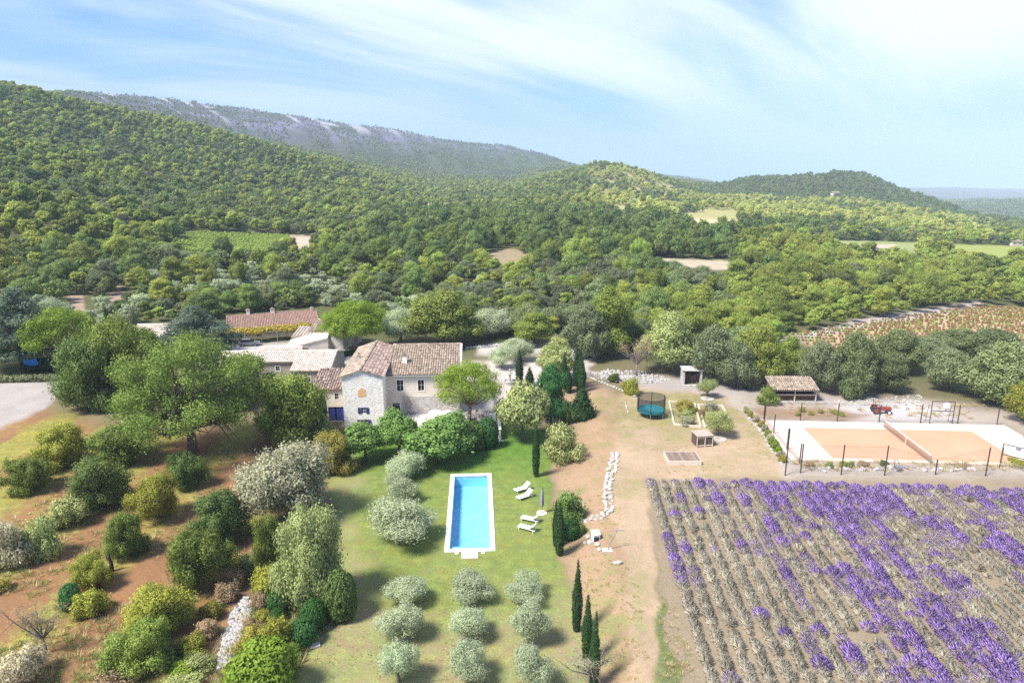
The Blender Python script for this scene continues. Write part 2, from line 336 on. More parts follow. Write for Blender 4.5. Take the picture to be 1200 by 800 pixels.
PAL = {k: leafmat('leaf_' + k, *v, vary=VARY.get(k, .09)) for k, v in {
 'olive': ((.155, .19, .12), (.32, .37, .265)),
 'oak': ((.055, .09, .016), (.18, .225, .05)),
 'oakdark': ((.032, .06, .015), (.115, .16, .045)),
 'oakyellow': ((.09, .11, .015), (.28, .28, .05)),
 'lime': ((.085, .145, .013), (.20, .285, .032)),
 'limedome': ((.07, .12, .011), (.17, .235, .026)),
 'holm': ((.045, .062, .028), (.17, .195, .11)),
 'holmlight': ((.06, .085, .03), (.17, .20, .10)),
 'aleppo': ((.085, .12, .022), (.25, .285, .065)),
 'aleppo_lit_paint': ((.18, .205, .05), (.35, .375, .125)),  # pine colours with sunlight painted in, for the right-hand hillside
 'woodland': ((.045, .075, .02), (.16, .205, .065)),
 'yellow': ((.12, .12, .024), (.27, .24, .058)),
 'grey': ((.11, .115, .07), (.33, .32, .245)),
 'pale': ((.13, .16, .06), (.30, .33, .15)),
 'cypress': ((.008, .026, .005), (.026, .062, .012)),
 'clip': ((.012, .045, .008), (.036, .10, .02)),
 'cedar': ((.04, .065, .045), (.10, .14, .10)),
 'emerald': ((.018, .07, .018), (.06, .155, .045)),
 'mulberry': ((.05, .10, .02), (.16, .24, .07)),
 'dry': ((.15, .11, .07), (.30, .23, .155)),
 'drygrass': ((.21, .17, .09), (.38, .33, .20)),
 'grass': ((.09, .12, .03), (.20, .24, .08)),
 'rust': ((.22, .09, .03), (.34, .17, .06)),
 'white': ((.2, .185, .12), (.40, .375, .29)),
 'vinebrown': ((.16, .10, .05), (.26, .19, .08)),
 'vinegreen': ((.13, .19, .04), (.24, .30, .08)),
}.items()}
BARK = surf('bark', (.09, .07, .055), (.19, .155, .125), .95, 6, .5)
PBARK = surf('pine_bark', (.20, .13, .10), (.33, .25, .20), .95, 5, .5)
# ------------------------------------------------------------------ ground
def polymask(PX, PY, poly, soft):
    poly = np.array(poly, float); n = len(poly); d = np.full(PX.shape, 1e9); ins = np.zeros(PX.shape, bool)
    for i in range(n):
        a = poly[i]; b = poly[(i + 1) % n]; e = b - a
        t = np.clip(((PX - a[0]) * e[0] + (PY - a[1]) * e[1]) / max(e @ e, 1e-9), 0, 1)
        d = np.minimum(d, np.hypot(PX - a[0] - t * e[0], PY - a[1] - t * e[1]))
        c = ((a[1] > PY) != (b[1] > PY)) & (PX < (b[0] - a[0]) * (PY - a[1]) / (b[1] - a[1] + 1e-12) + a[0]); ins ^= c
    s = np.where(ins, d, -d)
    return sstep(-soft, soft, s)
def scree(x, y):
    a = np.degrees(np.arctan2(x, y)); r = np.hypot(x, y)
    return sstep(.62, .74, .72 * vnoise(a * 1.5 + r / 260, r / 700, 91) + .28 * fbm(x / 40, y / 40, 95))
FIELDS = {   # open ground among the woods, by its outline in the photograph
 'vine_green': [(185, 286), (225, 272), (338, 276), (342, 288), (318, 296), (230, 296)],
 'track': [(270, 272), (375, 277), (372, 291), (345, 291), (335, 277)],
 'pale_right': [(748, 302), (850, 305), (884, 311), (880, 318), (760, 313)],
 'clear_mid': [(560, 296), (600, 291), (645, 303), (610, 312), (570, 308)],
 'clear_hill': [(790, 252), (858, 245), (872, 258), (815, 265)],
 'field_r1': [(965, 281), (1075, 284), (1078, 297), (985, 294)],
 'field_r2': [(1085, 285), (1260, 290), (1260, 312), (1140, 302)],
 'vineyard': [(915, 392), (1000, 380), (1100, 365), (1150, 358), (1330, 372), (1330, 408), (1180, 398), (1060, 402), (960, 410)],
 'clear_left': [(80, 345), (98, 345), (100, 385), (82, 385)],
 'clear_left2': [(126, 335), (142, 335), (146, 362), (130, 362)],
}
def build_ground():
    X, Y, Z = XG, YG, ZG
    PX, PY, D = proj(X, Y, Z)
    wob = np.clip(700 / RG, 1, 12)
    PXn = PX + (fbm(X / 2.6, Y / 2.6, 31) - .5) * 2 * wob * .9 + (fbm(X / 9, Y / 9, 41) - .5) * wob * 1.6
    PYn = PY + (fbm(X / 2.6, Y / 2.6, 51) - .5) * wob * .9
    M = lambda poly, s: polymask(PXn, PYn, poly, s)
    sh = X.shape
    def C(*c): return np.broadcast_to(np.array(c, float), sh + (3,)).copy()
    soil = C(.20, .15, .10); grass = C(.10, .12, .04); green = np.full(sh, .45)
    def put(arr, m, c): arr[:] = arr * (1 - m[..., None]) + np.array(c) * m[..., None]
    def putm(m, v):
        nonlocal green; green = green * (1 - m) + v * m
    far = sstep(115, 150, RG)
    put(soil, far, (.13, .11, .065)); put(grass, far, (.075, .095, .03)); putm(far, .6)
    vfar = sstep(380, 700, RG)
    put(soil, vfar, (.075, .085, .04)); put(grass, vfar, (.055, .08, .028)); putm(vfar, .6)
    # left orchard: grass under the tree rows, red-brown earth between
    orch = M([(-400, 900), (-400, 470), (60, 480), (130, 500), (330, 500), (345, 560), (300, 680), (250, 760), (240, 900)], 14)
    row = .5 + .5 * np.cos(2 * np.pi * (X + 30) / 9.6)
    put(soil, orch, (.25, .135, .065)); put(grass, orch, (.24, .225, .06)); putm(orch, np.clip(.02 + .62 * row + (fbm(X / 5, Y / 5, 61) - .5) * .5 + .25 * sstep(-34, -56, X), 0, 1))
    gul = M([(240, 900), (250, 760), (300, 680), (345, 600), (395, 600), (400, 700), (345, 800), (330, 900)], 12)
    put(soil, gul, (.16, .11, .07)); put(grass, gul, (.10, .10, .035)); putm(gul, .5)
    # lawn
    lawn = M([(388, 560), (398, 528), (430, 512), (470, 500), (590, 498), (640, 506), (645, 540), (652, 620), (668, 690), (700, 780), (712, 900), (320, 900), (350, 790), (385, 720), (392, 640)], 7)
    put(soil, lawn, (.30, .225, .13)); put(grass, lawn, (.17, .21, .055))
    dry = sstep(640, 760, PY + (fbm(X / 7, Y / 7, 71) - .5) * 130)
    dry = np.maximum(dry, .75 * sstep(440, 395, PX + (fbm(X / 5, Y / 5, 73) - .5) * 60))
    lush = sstep(600, 520, PY + (fbm(X / 6, Y / 6, 75) - .5) * 60)
    put(grass, lawn * lush, (.095, .18, .03)); put(grass, lawn * dry, (.215, .235, .09)); putm(lawn, np.clip(.90 - .30 * dry + .25 * lush + (fbm(X / 3.5, Y / 3.5, 77) - .5) * .5, 0, 1))
    # bank and dry meadow on the right
    bank = M([(642, 470), (690, 445), (735, 470), (728, 530), (718, 600), (748, 700), (775, 900), (705, 900), (690, 760), (660, 660), (650, 560)], 7)
    put(soil, bank, (.34, .225, .145)); put(grass, bank, (.19, .19, .075)); putm(bank, np.clip(.42 + (fbm(X / 4, Y / 4, 81) - .5) * .7, 0, 1))
    mead = M([(728, 470), (730, 445), (900, 455), (930, 560), (760, 566), (765, 640), (775, 720), (800, 900), (745, 900), (735, 690), (712, 600), (722, 530)], 5)
    put(soil, mead, (.38, .275, .18)); put(grass, mead, (.225, .21, .095)); putm(mead, np.clip(.38 + (fbm(X / 5, Y / 5, 85) - .5) * .8 + .3 * sstep(530, 470, PY), 0, 1))
    strip = M([(768, 700), (785, 720), (812, 900), (770, 900)], 6); put(grass, strip, (.13, .15, .06)); putm(strip, .85)
    lav = M([(757, 562), (1420, 556), (1700, 900), (810, 900), (775, 690)], 2)
    put(soil, lav, (.25, .195, .13)); put(grass, lav, (.17, .165, .07)); putm(lav, .22)
    yard = M([(860, 445), (1000, 462), (1180, 480), (1330, 510), (1330, 560), (920, 560), (890, 500), (850, 470)], 8)
    put(soil, yard, (.35, .30, .25)); put(grass, yard, (.22, .20, .10)); putm(yard, .22)
    grv = M([(985, 478), (1060, 470), (1110, 478), (1120, 492), (1040, 490), (1000, 490)], 8); put(soil, grv, (.46, .44, .43)); putm(grv, .05)
    grv2 = M([(690, 436), (760, 440), (860, 446), (905, 462), (850, 465), (760, 455)], 6); put(soil, grv2, (.33, .29, .26)); putm(grv2, .1)
    brown_strip = M([(880, 478), (960, 478), (1020, 486), (1000, 492), (895, 490)], 4); put(soil, brown_strip, (.25, .165, .105)); putm(brown_strip, .2)  # strip of darker brown soil behind the court
    # gravel drive and yards
    for poly, c in (([(-300, 448), (70, 446), (66, 466), (40, 484), (0, 502), (-300, 540)], (.36, .32, .29)),
                    ([(540, 425), (700, 412), (690, 440), (640, 452), (600, 470), (560, 500), (500, 500), (455, 492), (545, 470)], (.46, .40, .355)),
                    ([(200, 470), (340, 448), (345, 462), (230, 492)], (.42, .34, .27)),
                    ([(240, 404), (400, 400), (420, 418), (405, 440), (300, 450), (240, 425)], (.40, .375, .355)),
                    ([(560, 405), (640, 400), (700, 405), (690, 412), (560, 416)], (.46, .42, .38))):
        m = M(poly, 4); put(soil, m, c); putm(m, .04)
    # fields among the woods
    for k, c, g, gm in (('vine_green', (.25, .26, .08), (.20, .27, .06), .85), ('track', (.42, .35, .26), (.3, .28, .15), .1), ('pale_right', (.42, .35, .25), (.3, .28, .15), .25),
                        ('clear_mid', (.30, .23, .15), (.2, .18, .09), .4), ('clear_hill', (.52, .42, .26), (.4, .36, .18), .3), ('field_r1', (.33, .31, .18), (.22, .28, .08), .6),
                        ('field_r2', (.30, .30, .13), (.25, .29, .07), .7), ('vineyard', (.42, .31, .20), (.30, .27, .12), .38), ('clear_left', (.33, .24, .17), (.2, .18, .1), .2), ('clear_left2', (.33, .24, .17), (.2, .18, .1), .2)):
        m = M(FIELDS[k], 1.5 if k != 'vineyard' else 4); put(soil, m, c); put(grass, m, g); putm(m, gm)
    edge = M([(905, 400), (1000, 375), (1100, 360), (1150, 352), (1150, 361), (1100, 369), (1000, 385), (920, 402)], 3); put(soil, edge, (.38, .33, .29)); putm(edge, .1)
    lit_paint_ground = sstep(560, 640, RG) * (1 - sstep(1100, 1300, RG)) * sstep(680, 730, PX) * (1 - sstep(1130, 1190, PX)); put(soil, lit_paint_ground, (.42, .36, .19)); put(grass, lit_paint_ground, (.27, .28, .09)); putm(lit_paint_ground, .6)  # sunlit look of the right hillside painted in as pale ground colour
    # pale scree on the far ridge
    sc = scree(X, Y) * sstep(1900, 2300, RG) * sstep(120, 200, ZG)
    put(soil, sc, (.33, .31, .32)); putm(sc, 0)
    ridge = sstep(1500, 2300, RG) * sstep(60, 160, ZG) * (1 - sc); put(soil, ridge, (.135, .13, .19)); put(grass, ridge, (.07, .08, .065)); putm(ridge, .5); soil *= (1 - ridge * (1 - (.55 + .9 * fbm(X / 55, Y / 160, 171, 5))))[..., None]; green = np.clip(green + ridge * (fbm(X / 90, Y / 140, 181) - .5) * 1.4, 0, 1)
    na, nr = sh
    v = np.stack([X, Y, Z], -1).reshape(-1, 3)
    i = np.arange(na * nr).reshape(na, nr)
    f = np.stack([i[:-1, :-1], i[1:, :-1], i[1:, 1:], i[:-1, 1:]], -1).reshape(-1, 4)[:, ::-1]
    m, t, out = newmat('earth_and_grass')
    me = raw_mesh('ground', v, f, m, smooth=True)
    for nm, arr in (('soil', soil), ('grass', grass)):
        a = me.attributes.new(nm, 'FLOAT_COLOR', 'POINT'); a.data.foreach_set('color', np.concatenate([arr.reshape(-1, 3), np.ones((na * nr, 1))], 1).astype(np.float32).ravel())
    a = me.attributes.new('green', 'FLOAT', 'POINT'); a.data.foreach_set('value', np.clip(green, 0, 1).astype(np.float32).ravel())
    # cut the pool out of the lawn
    bm = bmesh.new(); bm.from_mesh(me)
    cx, cy = POOL_C; ca, sa = math.cos(HROT), math.sin(HROT)
    def loc(co): x, y = co[0] - cx, co[1] - cy; return x * ca + y * sa, -x * sa + y * ca
    hw, hl = POOL_W / 2 - .25, POOL_L / 2 - .25
    sel = lambda: [f for f in bm.faces if abs(loc(f.calc_center_median())[0]) < hw + 3 and abs(loc(f.calc_center_median())[1]) < hl + 3]
    for nx, ny, dd in ((1, 0, hw), (-1, 0, hw), (0, 1, hl), (0, -1, hl)):
        n = Vector((nx * ca - ny * sa, nx * sa + ny * ca, 0)); fs = sel()
        g = list({e for q in fs for e in q.edges}) + list({w for q in fs for w in q.verts}) + fs
        bmesh.ops.bisect_plane(bm, geom=g, plane_co=Vector((cx, cy, 0)) + n * dd, plane_no=n)
    bmesh.ops.delete(bm, geom=[q for q in sel() if abs(loc(q.calc_center_median())[0]) < hw and abs(loc(q.calc_center_median())[1]) < hl], context='FACES')
    bm.to_mesh(me); bm.free()
    # material: ragged border between earth and grass, fine mottling, small relief
    geo = nd(t, 'ShaderNodeNewGeometry')
    A = {k: nd(t, 'ShaderNodeAttribute', attribute_name=k) for k in ('soil', 'grass', 'green')}
    def nz(s, d=6.0, r=.65):
        n = nd(t, 'ShaderNodeTexNoise', i={'Scale': s, 'Detail': d, 'Roughness': r}); lk(t, geo.outputs['Position'], n.inputs['Vector']); return n.outputs[0]
    def rng(x, a, b, c, d):
        r = nd(t, 'ShaderNodeMapRange', i={'From Min': a, 'From Max': b, 'To Min': c, 'To Max': d}); lk(t, x, r.inputs[0]); return r.outputs[0]
    def mul(col, x):
        cc = nd(t, 'ShaderNodeCombineColor'); [lk(t, x, cc.inputs[k]) for k in range(3)]; return mixrgb(t, 1.0, col, cc.outputs[0], 'MULTIPLY')
    na_ = nz(.9, 9.0, .72); nb = nz(5.5, 5.0, .7); nc = nz(.17, 4.0, .6)
    s1 = nd(t, 'ShaderNodeMath', operation='MULTIPLY_ADD', i={1: 1.5}); lk(t, na_, s1.inputs[0]); lk(t, A['green'].outputs['Fac'], s1.inputs[2])
    s2 = nd(t, 'ShaderNodeMath', operation='MULTIPLY_ADD', i={1: .55}); lk(t, nb, s2.inputs[0]); lk(t, s1.outputs[0], s2.inputs[2])
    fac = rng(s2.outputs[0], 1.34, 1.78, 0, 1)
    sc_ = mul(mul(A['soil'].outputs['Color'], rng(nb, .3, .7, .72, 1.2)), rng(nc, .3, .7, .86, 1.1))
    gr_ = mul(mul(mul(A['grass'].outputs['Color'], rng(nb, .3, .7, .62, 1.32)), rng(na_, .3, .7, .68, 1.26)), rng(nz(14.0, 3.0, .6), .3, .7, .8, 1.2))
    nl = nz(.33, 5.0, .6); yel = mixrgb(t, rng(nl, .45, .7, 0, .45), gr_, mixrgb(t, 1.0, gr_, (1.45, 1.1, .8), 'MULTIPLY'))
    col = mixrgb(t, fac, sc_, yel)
    b = nd(t, 'ShaderNodeBsdfPrincipled', i={'Roughness': .95, 'Specular IOR Level': .1}); lk(t, col, b.inputs['Base Color'])
    bp = nd(t, 'ShaderNodeBump', i={'Strength': .55, 'Distance': .12}); lk(t, nb, bp.inputs['Height']); lk(t, bp.outputs[0], b.inputs['Normal'])
    lk(t, b.outputs[0], out.inputs['Surface'])
    tag(link('ground', me), kind='structure')
HROT = math.radians(2.9)                       # the houses, the pool and the lawn share this direction
POOL_W, POOL_L = 5.26, 18.5
POOL_C = (-4.8, 72.15)
build_ground()

# ------------------------------------------------------------------ trees: crowns of leaf clumps, tapered trunks
def crown(rs, lobes, clumps, per, leaf, spread=.35, aspect=.5, shell=.14, up=.15, lump=.15, inner=.72, rnd=.55, soft=.7, sub=0, tuft=.42):
    """lobes (x,y,z,rx,ry,rz); leaf clumps sit in the outer shell of the lobes, 'per' leaves to a clump"""
    L = np.array(lobes, float)
    if sub:     # break every lobe up into smaller tufts so that light and dark clumps show
        S = [L * np.array([1, 1, 1, .80, .80, .80])]
        for q in L:
            d = rs.normal(size=(sub, 3)); d[:, 2] = np.abs(d[:, 2]) * .9 + d[:, 2] * .35; d /= np.linalg.norm(d, axis=1)[:, None]
            r = (tuft * (.75 + .55 * rs.rand(sub)))[:, None]
            S.append(np.concatenate([q[:3] + d * q[3:] * (1.02 - r * .55), r * q[3:]], 1))
        L = np.concatenate(S)
    ar = (L[:, 3] * L[:, 4] + L[:, 3] * L[:, 5] + L[:, 4] * L[:, 5]); ar /= ar.sum()
    k = rs.choice(len(L), clumps * 2, p=ar)
    d = rs.normal(size=(clumps * 2, 3)); d /= np.linalg.norm(d, axis=1)[:, None]
    ph = rs.rand(4, 3) * 9
    bump = sum(np.sin(d @ rs.normal(size=3) * 5 + ph[j, 0]) for j in range(4)) / 4
    rad = (1 - np.abs(rs.normal(size=len(d))) * shell) * (1 + lump * bump)
    c = L[k, :3] + d * L[k, 3:] * rad[:, None]
    keep = np.ones(len(c), bool)
    for j in range(len(L)):
        q = np.linalg.norm((c - L[j, :3]) / L[j, 3:], axis=1); keep &= ~((q < inner) & (k != j))
    c, d, k = c[keep][:clumps], d[keep][:clumps], k[keep][:clumps]
    n = len(c) * per
    cc = np.repeat(c, per, 0); dd = np.repeat(d / L[k, 3:] , per, 0); dd /= np.linalg.norm(dd, axis=1)[:, None]
    off = rs.normal(size=(n, 3)) * spread * .55; ce = cc + off
    loc = off / (np.linalg.norm(off, axis=1)[:, None] + 1e-6)
    nor = dd * .75 + loc * .45 + rs.normal(size=(n, 3)) * rnd; nor[:, 2] += up; nor /= np.linalg.norm(nor, axis=1)[:, None]
    flip = (nor * dd).sum(1) < 0; nor[flip] *= -1
    tg = np.cross(nor, rs.normal(size=(n, 3))); tg /= np.linalg.norm(tg, axis=1)[:, None]; bt = np.cross(nor, tg)
    s = leaf * (.6 + .8 * rs.rand(n))[:, None]
    v = np.stack([ce - tg * s, ce - bt * s * aspect, ce + tg * s, ce + bt * s * aspect], 1).reshape(-1, 3)
    sn = dd * soft * .75 + loc * .55 + nor * .55; sn[:, 2] += up; sn /= np.linalg.norm(sn, axis=1)[:, None]
    cv = np.repeat(rs.rand(len(c)), per) * .68 + rs.rand(n) * .32
    return v, np.arange(n * 4).reshape(-1, 4), np.repeat(cv, 4), np.repeat(sn, 4, 0)
def crownmesh(name, rs, lobes, mat, **kw):
    v, f, a, n = crown(rs, lobes, **kw); me = raw_mesh(name, v, f, mat, a, n); return me
def trunkmesh(name, rs, h0, r0, tips, mat=None, lean=.1, n=7, sub=0):
    mb = MB(); bx, by = rs.normal(0, lean, 2)
    fork = Vector((bx, by, h0)); mb.tube([(0, 0, -.25), (bx * .3, by * .3, h0 * .45), fork], [r0 * 1.25, r0, r0 * .8], n)
    for tpt in tips:
        tpt = Vector(tpt); mid = fork.lerp(tpt, .5) + Vector(rs.normal(0, .06 * (tpt - fork).length, 3)); mid.z += .05 * (tpt - fork).length
        mb.tube([fork, mid, tpt], [r0 * .6, r0 * .38, r0 * .1], 5, False)
        for q in range(sub):
            b = fork.lerp(tpt, .35 + .5 * rs.rand()); e = b + Vector(rs.normal(0, 1, 3)) * (tpt - fork).length * .32; mb.tube([b, b.lerp(e, .5), e], [r0 * .25, r0 * .15, r0 * .05], 4, False)
    return mb.mesh(name, mat or BARK, True)
def ringlobes(rs, n, R, z, r, rz, jit=.25):
    out = []
    for i in range(n):
        a = 2 * math.pi * (i + rs.rand() * .6) / n; q = R * (1 + jit * rs.normal() * .6); s = 1 + jit * rs.normal() * .5
        out.append((q * math.cos(a), q * math.sin(a), z + rs.normal() * jit * rz, r * s, r * s, rz * s))
    return out
PROTO = {}
def bounds(me):
    co = np.zeros(len(me.vertices) * 3, np.float32); me.vertices.foreach_get('co', co); co = co.reshape(-1, 3)
    lo, hi = np.percentile(co, 1, 0), np.percentile(co, 99, 0); return (hi[0] - lo[0] + hi[1] - lo[1]) / 2, hi[2]
def proto(kind, n, fn):
    PROTO[kind] = []
    for i in range(n):
        rs = np.random.RandomState(sum(map(ord, kind)) * 13 + i * 7); cm, tm = fn(rs); w, h = bounds(cm); PROTO[kind].append((cm, tm, w, h))
def p_olive(rs):
    lo = ringlobes(rs, 5, 1.05, 1.75, 1.0, .85, .35) + ringlobes(rs, 3, .5, 2.6, .85, .75, .3) + [(0, 0, 2.0, 1.1, 1.1, 1.1)]
    return crownmesh('olive_crown', rs, lo, PAL['olive'], clumps=1700, per=10, sub=5, tuft=0.45, leaf=.085, spread=.36, aspect=.28, shell=.26, lump=.3, rnd=.75, inner=.6), \
           trunkmesh('olive_trunk', rs, .7, .16, [(l[0] * .9, l[1] * .9, l[2]) for l in lo[:6]])
def p_bush_oak(rs):
    lo = ringlobes(rs, 7, 1.65, 1.35, 1.05, .95, .5) + ringlobes(rs, 6, 1.35, 2.4, 1.0, .9, .45) + ringlobes(rs, 4, .6, 3.1, .95, .8, .45) + [(0, 0, 1.8, 1.6, 1.6, 1.5)]
    return crownmesh('oak_crown', rs, lo, PAL['oak'], clumps=1700, per=20, sub=6, tuft=0.42, leaf=.085, spread=.42, aspect=.55, shell=.24, lump=.4, inner=.66), \
           trunkmesh('oak_trunk', rs, .7, .17, [(l[0] * .8, l[1] * .8, l[2]) for l in lo[:8]])
def p_big_oak(rs):
    lo = ringlobes(rs, 11, 4.6, 4.7, 1.3, .9, .4) + ringlobes(rs, 9, 3.2, 6.9, 1.3, .95, .35) + ringlobes(rs, 6, 1.6, 8.6, 1.2, .9, .3) + ringlobes(rs, 9, 3.3, 3.4, 1.1, .8, .45) + ringlobes(rs, 6, 1.8, 5.2, 1.3, 1.1, .4) + ringlobes(rs, 6, 4.6, 3.2, .9, .7, .4)
    return crownmesh('oak_crown', rs, lo, PAL['oak'], clumps=3000, per=18, sub=6, tuft=0.45, leaf=.085, spread=.5, aspect=.55, shell=.3, lump=.35, inner=.55, rnd=.7), \
           trunkmesh('oak_trunk', rs, 2.2, .38, [(l[0], l[1], l[2]) for l in lo], sub=2)
def p_mulberry(rs):
    lo = ringlobes(rs, 6, 1.75, 2.7, 1.2, 1.05, .25) + ringlobes(rs, 3, .8, 3.5, 1.25, .95, .25) + [(0, 0, 2.8, 1.6, 1.6, 1.2)]
    return crownmesh('mulberry_crown', rs, lo, PAL['mulberry'], clumps=900, per=18, sub=6, tuft=0.42, leaf=.125, spread=.42, aspect=.7, shell=.14, lump=.2), \
           trunkmesh('mulberry_trunk', rs, 1.5, .17, [(l[0] * .8, l[1] * .8, l[2]) for l in lo[:8]])
def p_stone_pine(rs):
    lo = ringlobes(rs, 9, 2.95, 4.5, .92, .7, .26) + ringlobes(rs, 8, 2.5, 5.7, 1.0, .8, .24) + ringlobes(rs, 6, 1.5, 6.7, 1.2, .9, .16) + ringlobes(rs, 3, .5, 7.3, 1.1, .8, .12)
    return crownmesh('pine_crown', rs, lo, PAL['lime'], clumps=1900, per=12, sub=6, tuft=0.42, leaf=.1, spread=.36, aspect=.34, shell=.1, lump=.14, inner=.72), \
           trunkmesh('pine_trunk', rs, 2.5, .24, [(l[0] * .95, l[1] * .95, l[2] - .2) for l in lo[:20]], PBARK)
def p_dome_pine(rs):
    lo = ringlobes(rs, 9, 2.6, 4.2, 1.5, 1.2, .12) + ringlobes(rs, 7, 2.1, 5.6, 1.5, 1.2, .12) + ringlobes(rs, 4, .9, 6.9, 1.5, 1.05, .1) + [(0, 0, 5, 2.4, 2.4, 2)]
    return crownmesh('pine_crown', rs, lo, PAL['limedome'], clumps=2800, per=14, sub=6, tuft=0.38, leaf=.1, spread=.34, aspect=.36, shell=.08, lump=.12), \
           trunkmesh('pine_trunk', rs, 2.6, .28, [(l[0] * .8, l[1] * .8, l[2]) for l in lo[:9]], PBARK)
def p_holm(rs):
    lo = ringlobes(rs, 7, 2.3, 2.6, 1.75, 1.6, .25) + ringlobes(rs, 5, 1.6, 4.4, 1.6, 1.4, .25) + ringlobes(rs, 3, .6, 5.6, 1.4, 1.1, .25) + [(0, 0, 3.2, 2.4, 2.4, 2.4)]
    return crownmesh('holm_oak_crown', rs, lo, PAL['holm'], clumps=2000, per=15, sub=7, tuft=0.4, leaf=.13, spread=.48, aspect=.55, shell=.16, lump=.3), \
           trunkmesh('holm_oak_trunk', rs, 1.3, .25, [(l[0] * .8, l[1] * .8, l[2]) for l in lo[:9]])
def p_aleppo(rs):
    lo = ringlobes(rs, 5, 1.5, 3.0, 1.35, 1.3, .4) + ringlobes(rs, 5, 1.35, 4.9, 1.3, 1.3, .4) + ringlobes(rs, 3, .7, 6.6, 1.2, 1.2, .3) + [(0, 0, 4.8, 1.5, 1.5, 2.6)]
    return crownmesh('pine_crown', rs, lo, PAL['aleppo'], clumps=1500, per=14, sub=6, tuft=0.42, leaf=.14, spread=.5, aspect=.4, shell=.22, lump=.3), \
           trunkmesh('pine_trunk', rs, 2.0, .2, [(l[0] * .8, l[1] * .8, l[2]) for l in lo[:9]], PBARK)
def p_broad(rs):
    lo = ringlobes(rs, 6, 1.9, 3.0, 1.6, 1.5, .3) + ringlobes(rs, 5, 1.4, 5.0, 1.5, 1.35, .3) + ringlobes(rs, 2, .5, 6.5, 1.3, 1.1, .3) + [(0, 0, 4.2, 2, 2, 2.4)]
    return crownmesh('tree_crown', rs, lo, PAL['woodland'], clumps=1600, per=16, sub=7, tuft=0.4, leaf=.12, spread=.46, aspect=.55, shell=.2, lump=.35), \
           trunkmesh('tree_trunk', rs, 1.4, .2, [(l[0] * .8, l[1] * .8, l[2]) for l in lo[:9]])
def p_cypress(rs):
    lo = []
    for k in range(14):
        t = k / 13; z = .5 + t * 7.2; r = .52 * math.sin(math.pi * min(1, (t * .86 + .14))) ** .55 * (1 if t < .5 else 1 - .75 * (t - .5) / .5) + .06
        lo.append((rs.normal() * .02, rs.normal() * .02, z, r, r, .62))
    return crownmesh('cypress_crown', rs, lo, PAL['cypress'], clumps=1300, per=7, leaf=.1, spread=.13, aspect=.3, shell=.1, lump=.08, inner=.5, up=.4), \
           trunkmesh('cypress_trunk', rs, .5, .11, [(0, 0, 6)], lean=0)
def p_cedar(rs):
    lo = []
    for k, (z, R, m) in enumerate(((2.2, 3.2, 8), (3.8, 3.2, 8), (5.4, 2.6, 7), (6.9, 1.8, 5), (8.2, .8, 3))):
        for l in ringlobes(rs, m, R * .75, z, R * .42, .42, .25): lo.append(l)
    lo.append((0, 0, 5, .9, .9, 3.6))
    return crownmesh('cedar_crown', rs, lo, PAL['cedar'], clumps=2200, per=10, leaf=.16, spread=.4, aspect=.3, shell=.2, lump=.3, up=.3), \
           trunkmesh('cedar_trunk', rs, 2.2, .35, [(l[0], l[1], l[2]) for l in lo[::2]])
def p_shrub(rs):
    lo = ringlobes(rs, 5, .7, .7, .68, .6, .35) + ringlobes(rs, 3, .35, 1.25, .62, .55, .3) + [(0, 0, .8, .8, .8, .75)]
    return crownmesh('shrub_foliage', rs, lo, PAL['oak'], clumps=620, per=11, sub=5, tuft=0.42, leaf=.085, spread=.27, aspect=.5, shell=.22, lump=.3, rnd=.7), \
           trunkmesh('shrub_stem', rs, .25, .05, [(l[0] * .8, l[1] * .8, l[2]) for l in lo[:7]], n=5)
def p_ball(rs):
    return crownmesh('clipped_foliage', rs, [(0, 0, .95, 1, 1, 1.0), (0, 0, .6, .95, .95, .7)], PAL['clip'], clumps=1400, per=7, leaf=.06, spread=.1, aspect=.6, shell=.03, lump=.03, inner=.6), \
           trunkmesh('clipped_stem', rs, .3, .06, [(0, 0, .9)], n=5)
def p_dome(rs):
    return crownmesh('dome_foliage', rs, ringlobes(rs, 7, .62, .85, .48, .5, .1) + ringlobes(rs, 4, .35, 1.3, .5, .45, .1) + [(0, 0, .8, .85, .85, .8)], PAL['limedome'], clumps=1300, per=9, leaf=.07, spread=.16, aspect=.5, shell=.08, lump=.12), \
           trunkmesh('dome_stem', rs, .3, .06, [(0, 0, .9)], n=5)
def p_cone(rs):
    lo = [(0, 0, .5 + k * .5, 1.05 - k * .2, 1.05 - k * .2, .5) for k in range(5)]
    return crownmesh('conifer_crown', rs, lo, PAL['cypress'], clumps=900, per=7, leaf=.15, spread=.3, aspect=.35, shell=.25, lump=.35, up=.25), \
           trunkmesh('conifer_trunk', rs, .4, .1, [(0, 0, 2.2)], n=6)
def p_bare(rs):
    tips = [(rs.normal() * .9, rs.normal() * .9, 1.6 + rs.rand() * 1.5) for _ in range(14)]
    lo = [(x, y, z, .35, .35, .35) for x, y, z in tips]
    return crownmesh('bare_twigs', rs, lo, PAL['dry'], clumps=240, per=5, leaf=.13, spread=.3, aspect=.07, shell=.6, lump=.4), \
           trunkmesh('bare_branches', rs, .9, .09, tips, surf('dead_bark', (.16, .12, .10), (.28, .23, .2), .95, 6, .3), sub=4)
for k, n, fn in (('olive', 4, p_olive), ('bush_oak', 4, p_bush_oak), ('big_oak', 1, p_big_oak), ('mulberry', 2, p_mulberry), ('stone_pine', 2, p_stone_pine), ('dome_pine', 1, p_dome_pine),
                 ('holm', 4, p_holm), ('aleppo', 3, p_aleppo), ('broad', 4, p_broad), ('cypress', 2, p_cypress), ('cedar', 2, p_cedar), ('shrub', 4, p_shrub), ('ball', 1, p_ball), ('dome', 1, p_dome), ('cone', 1, p_cone), ('bare', 1, p_bare)):
    proto(k, n, fn)
_pc = {}
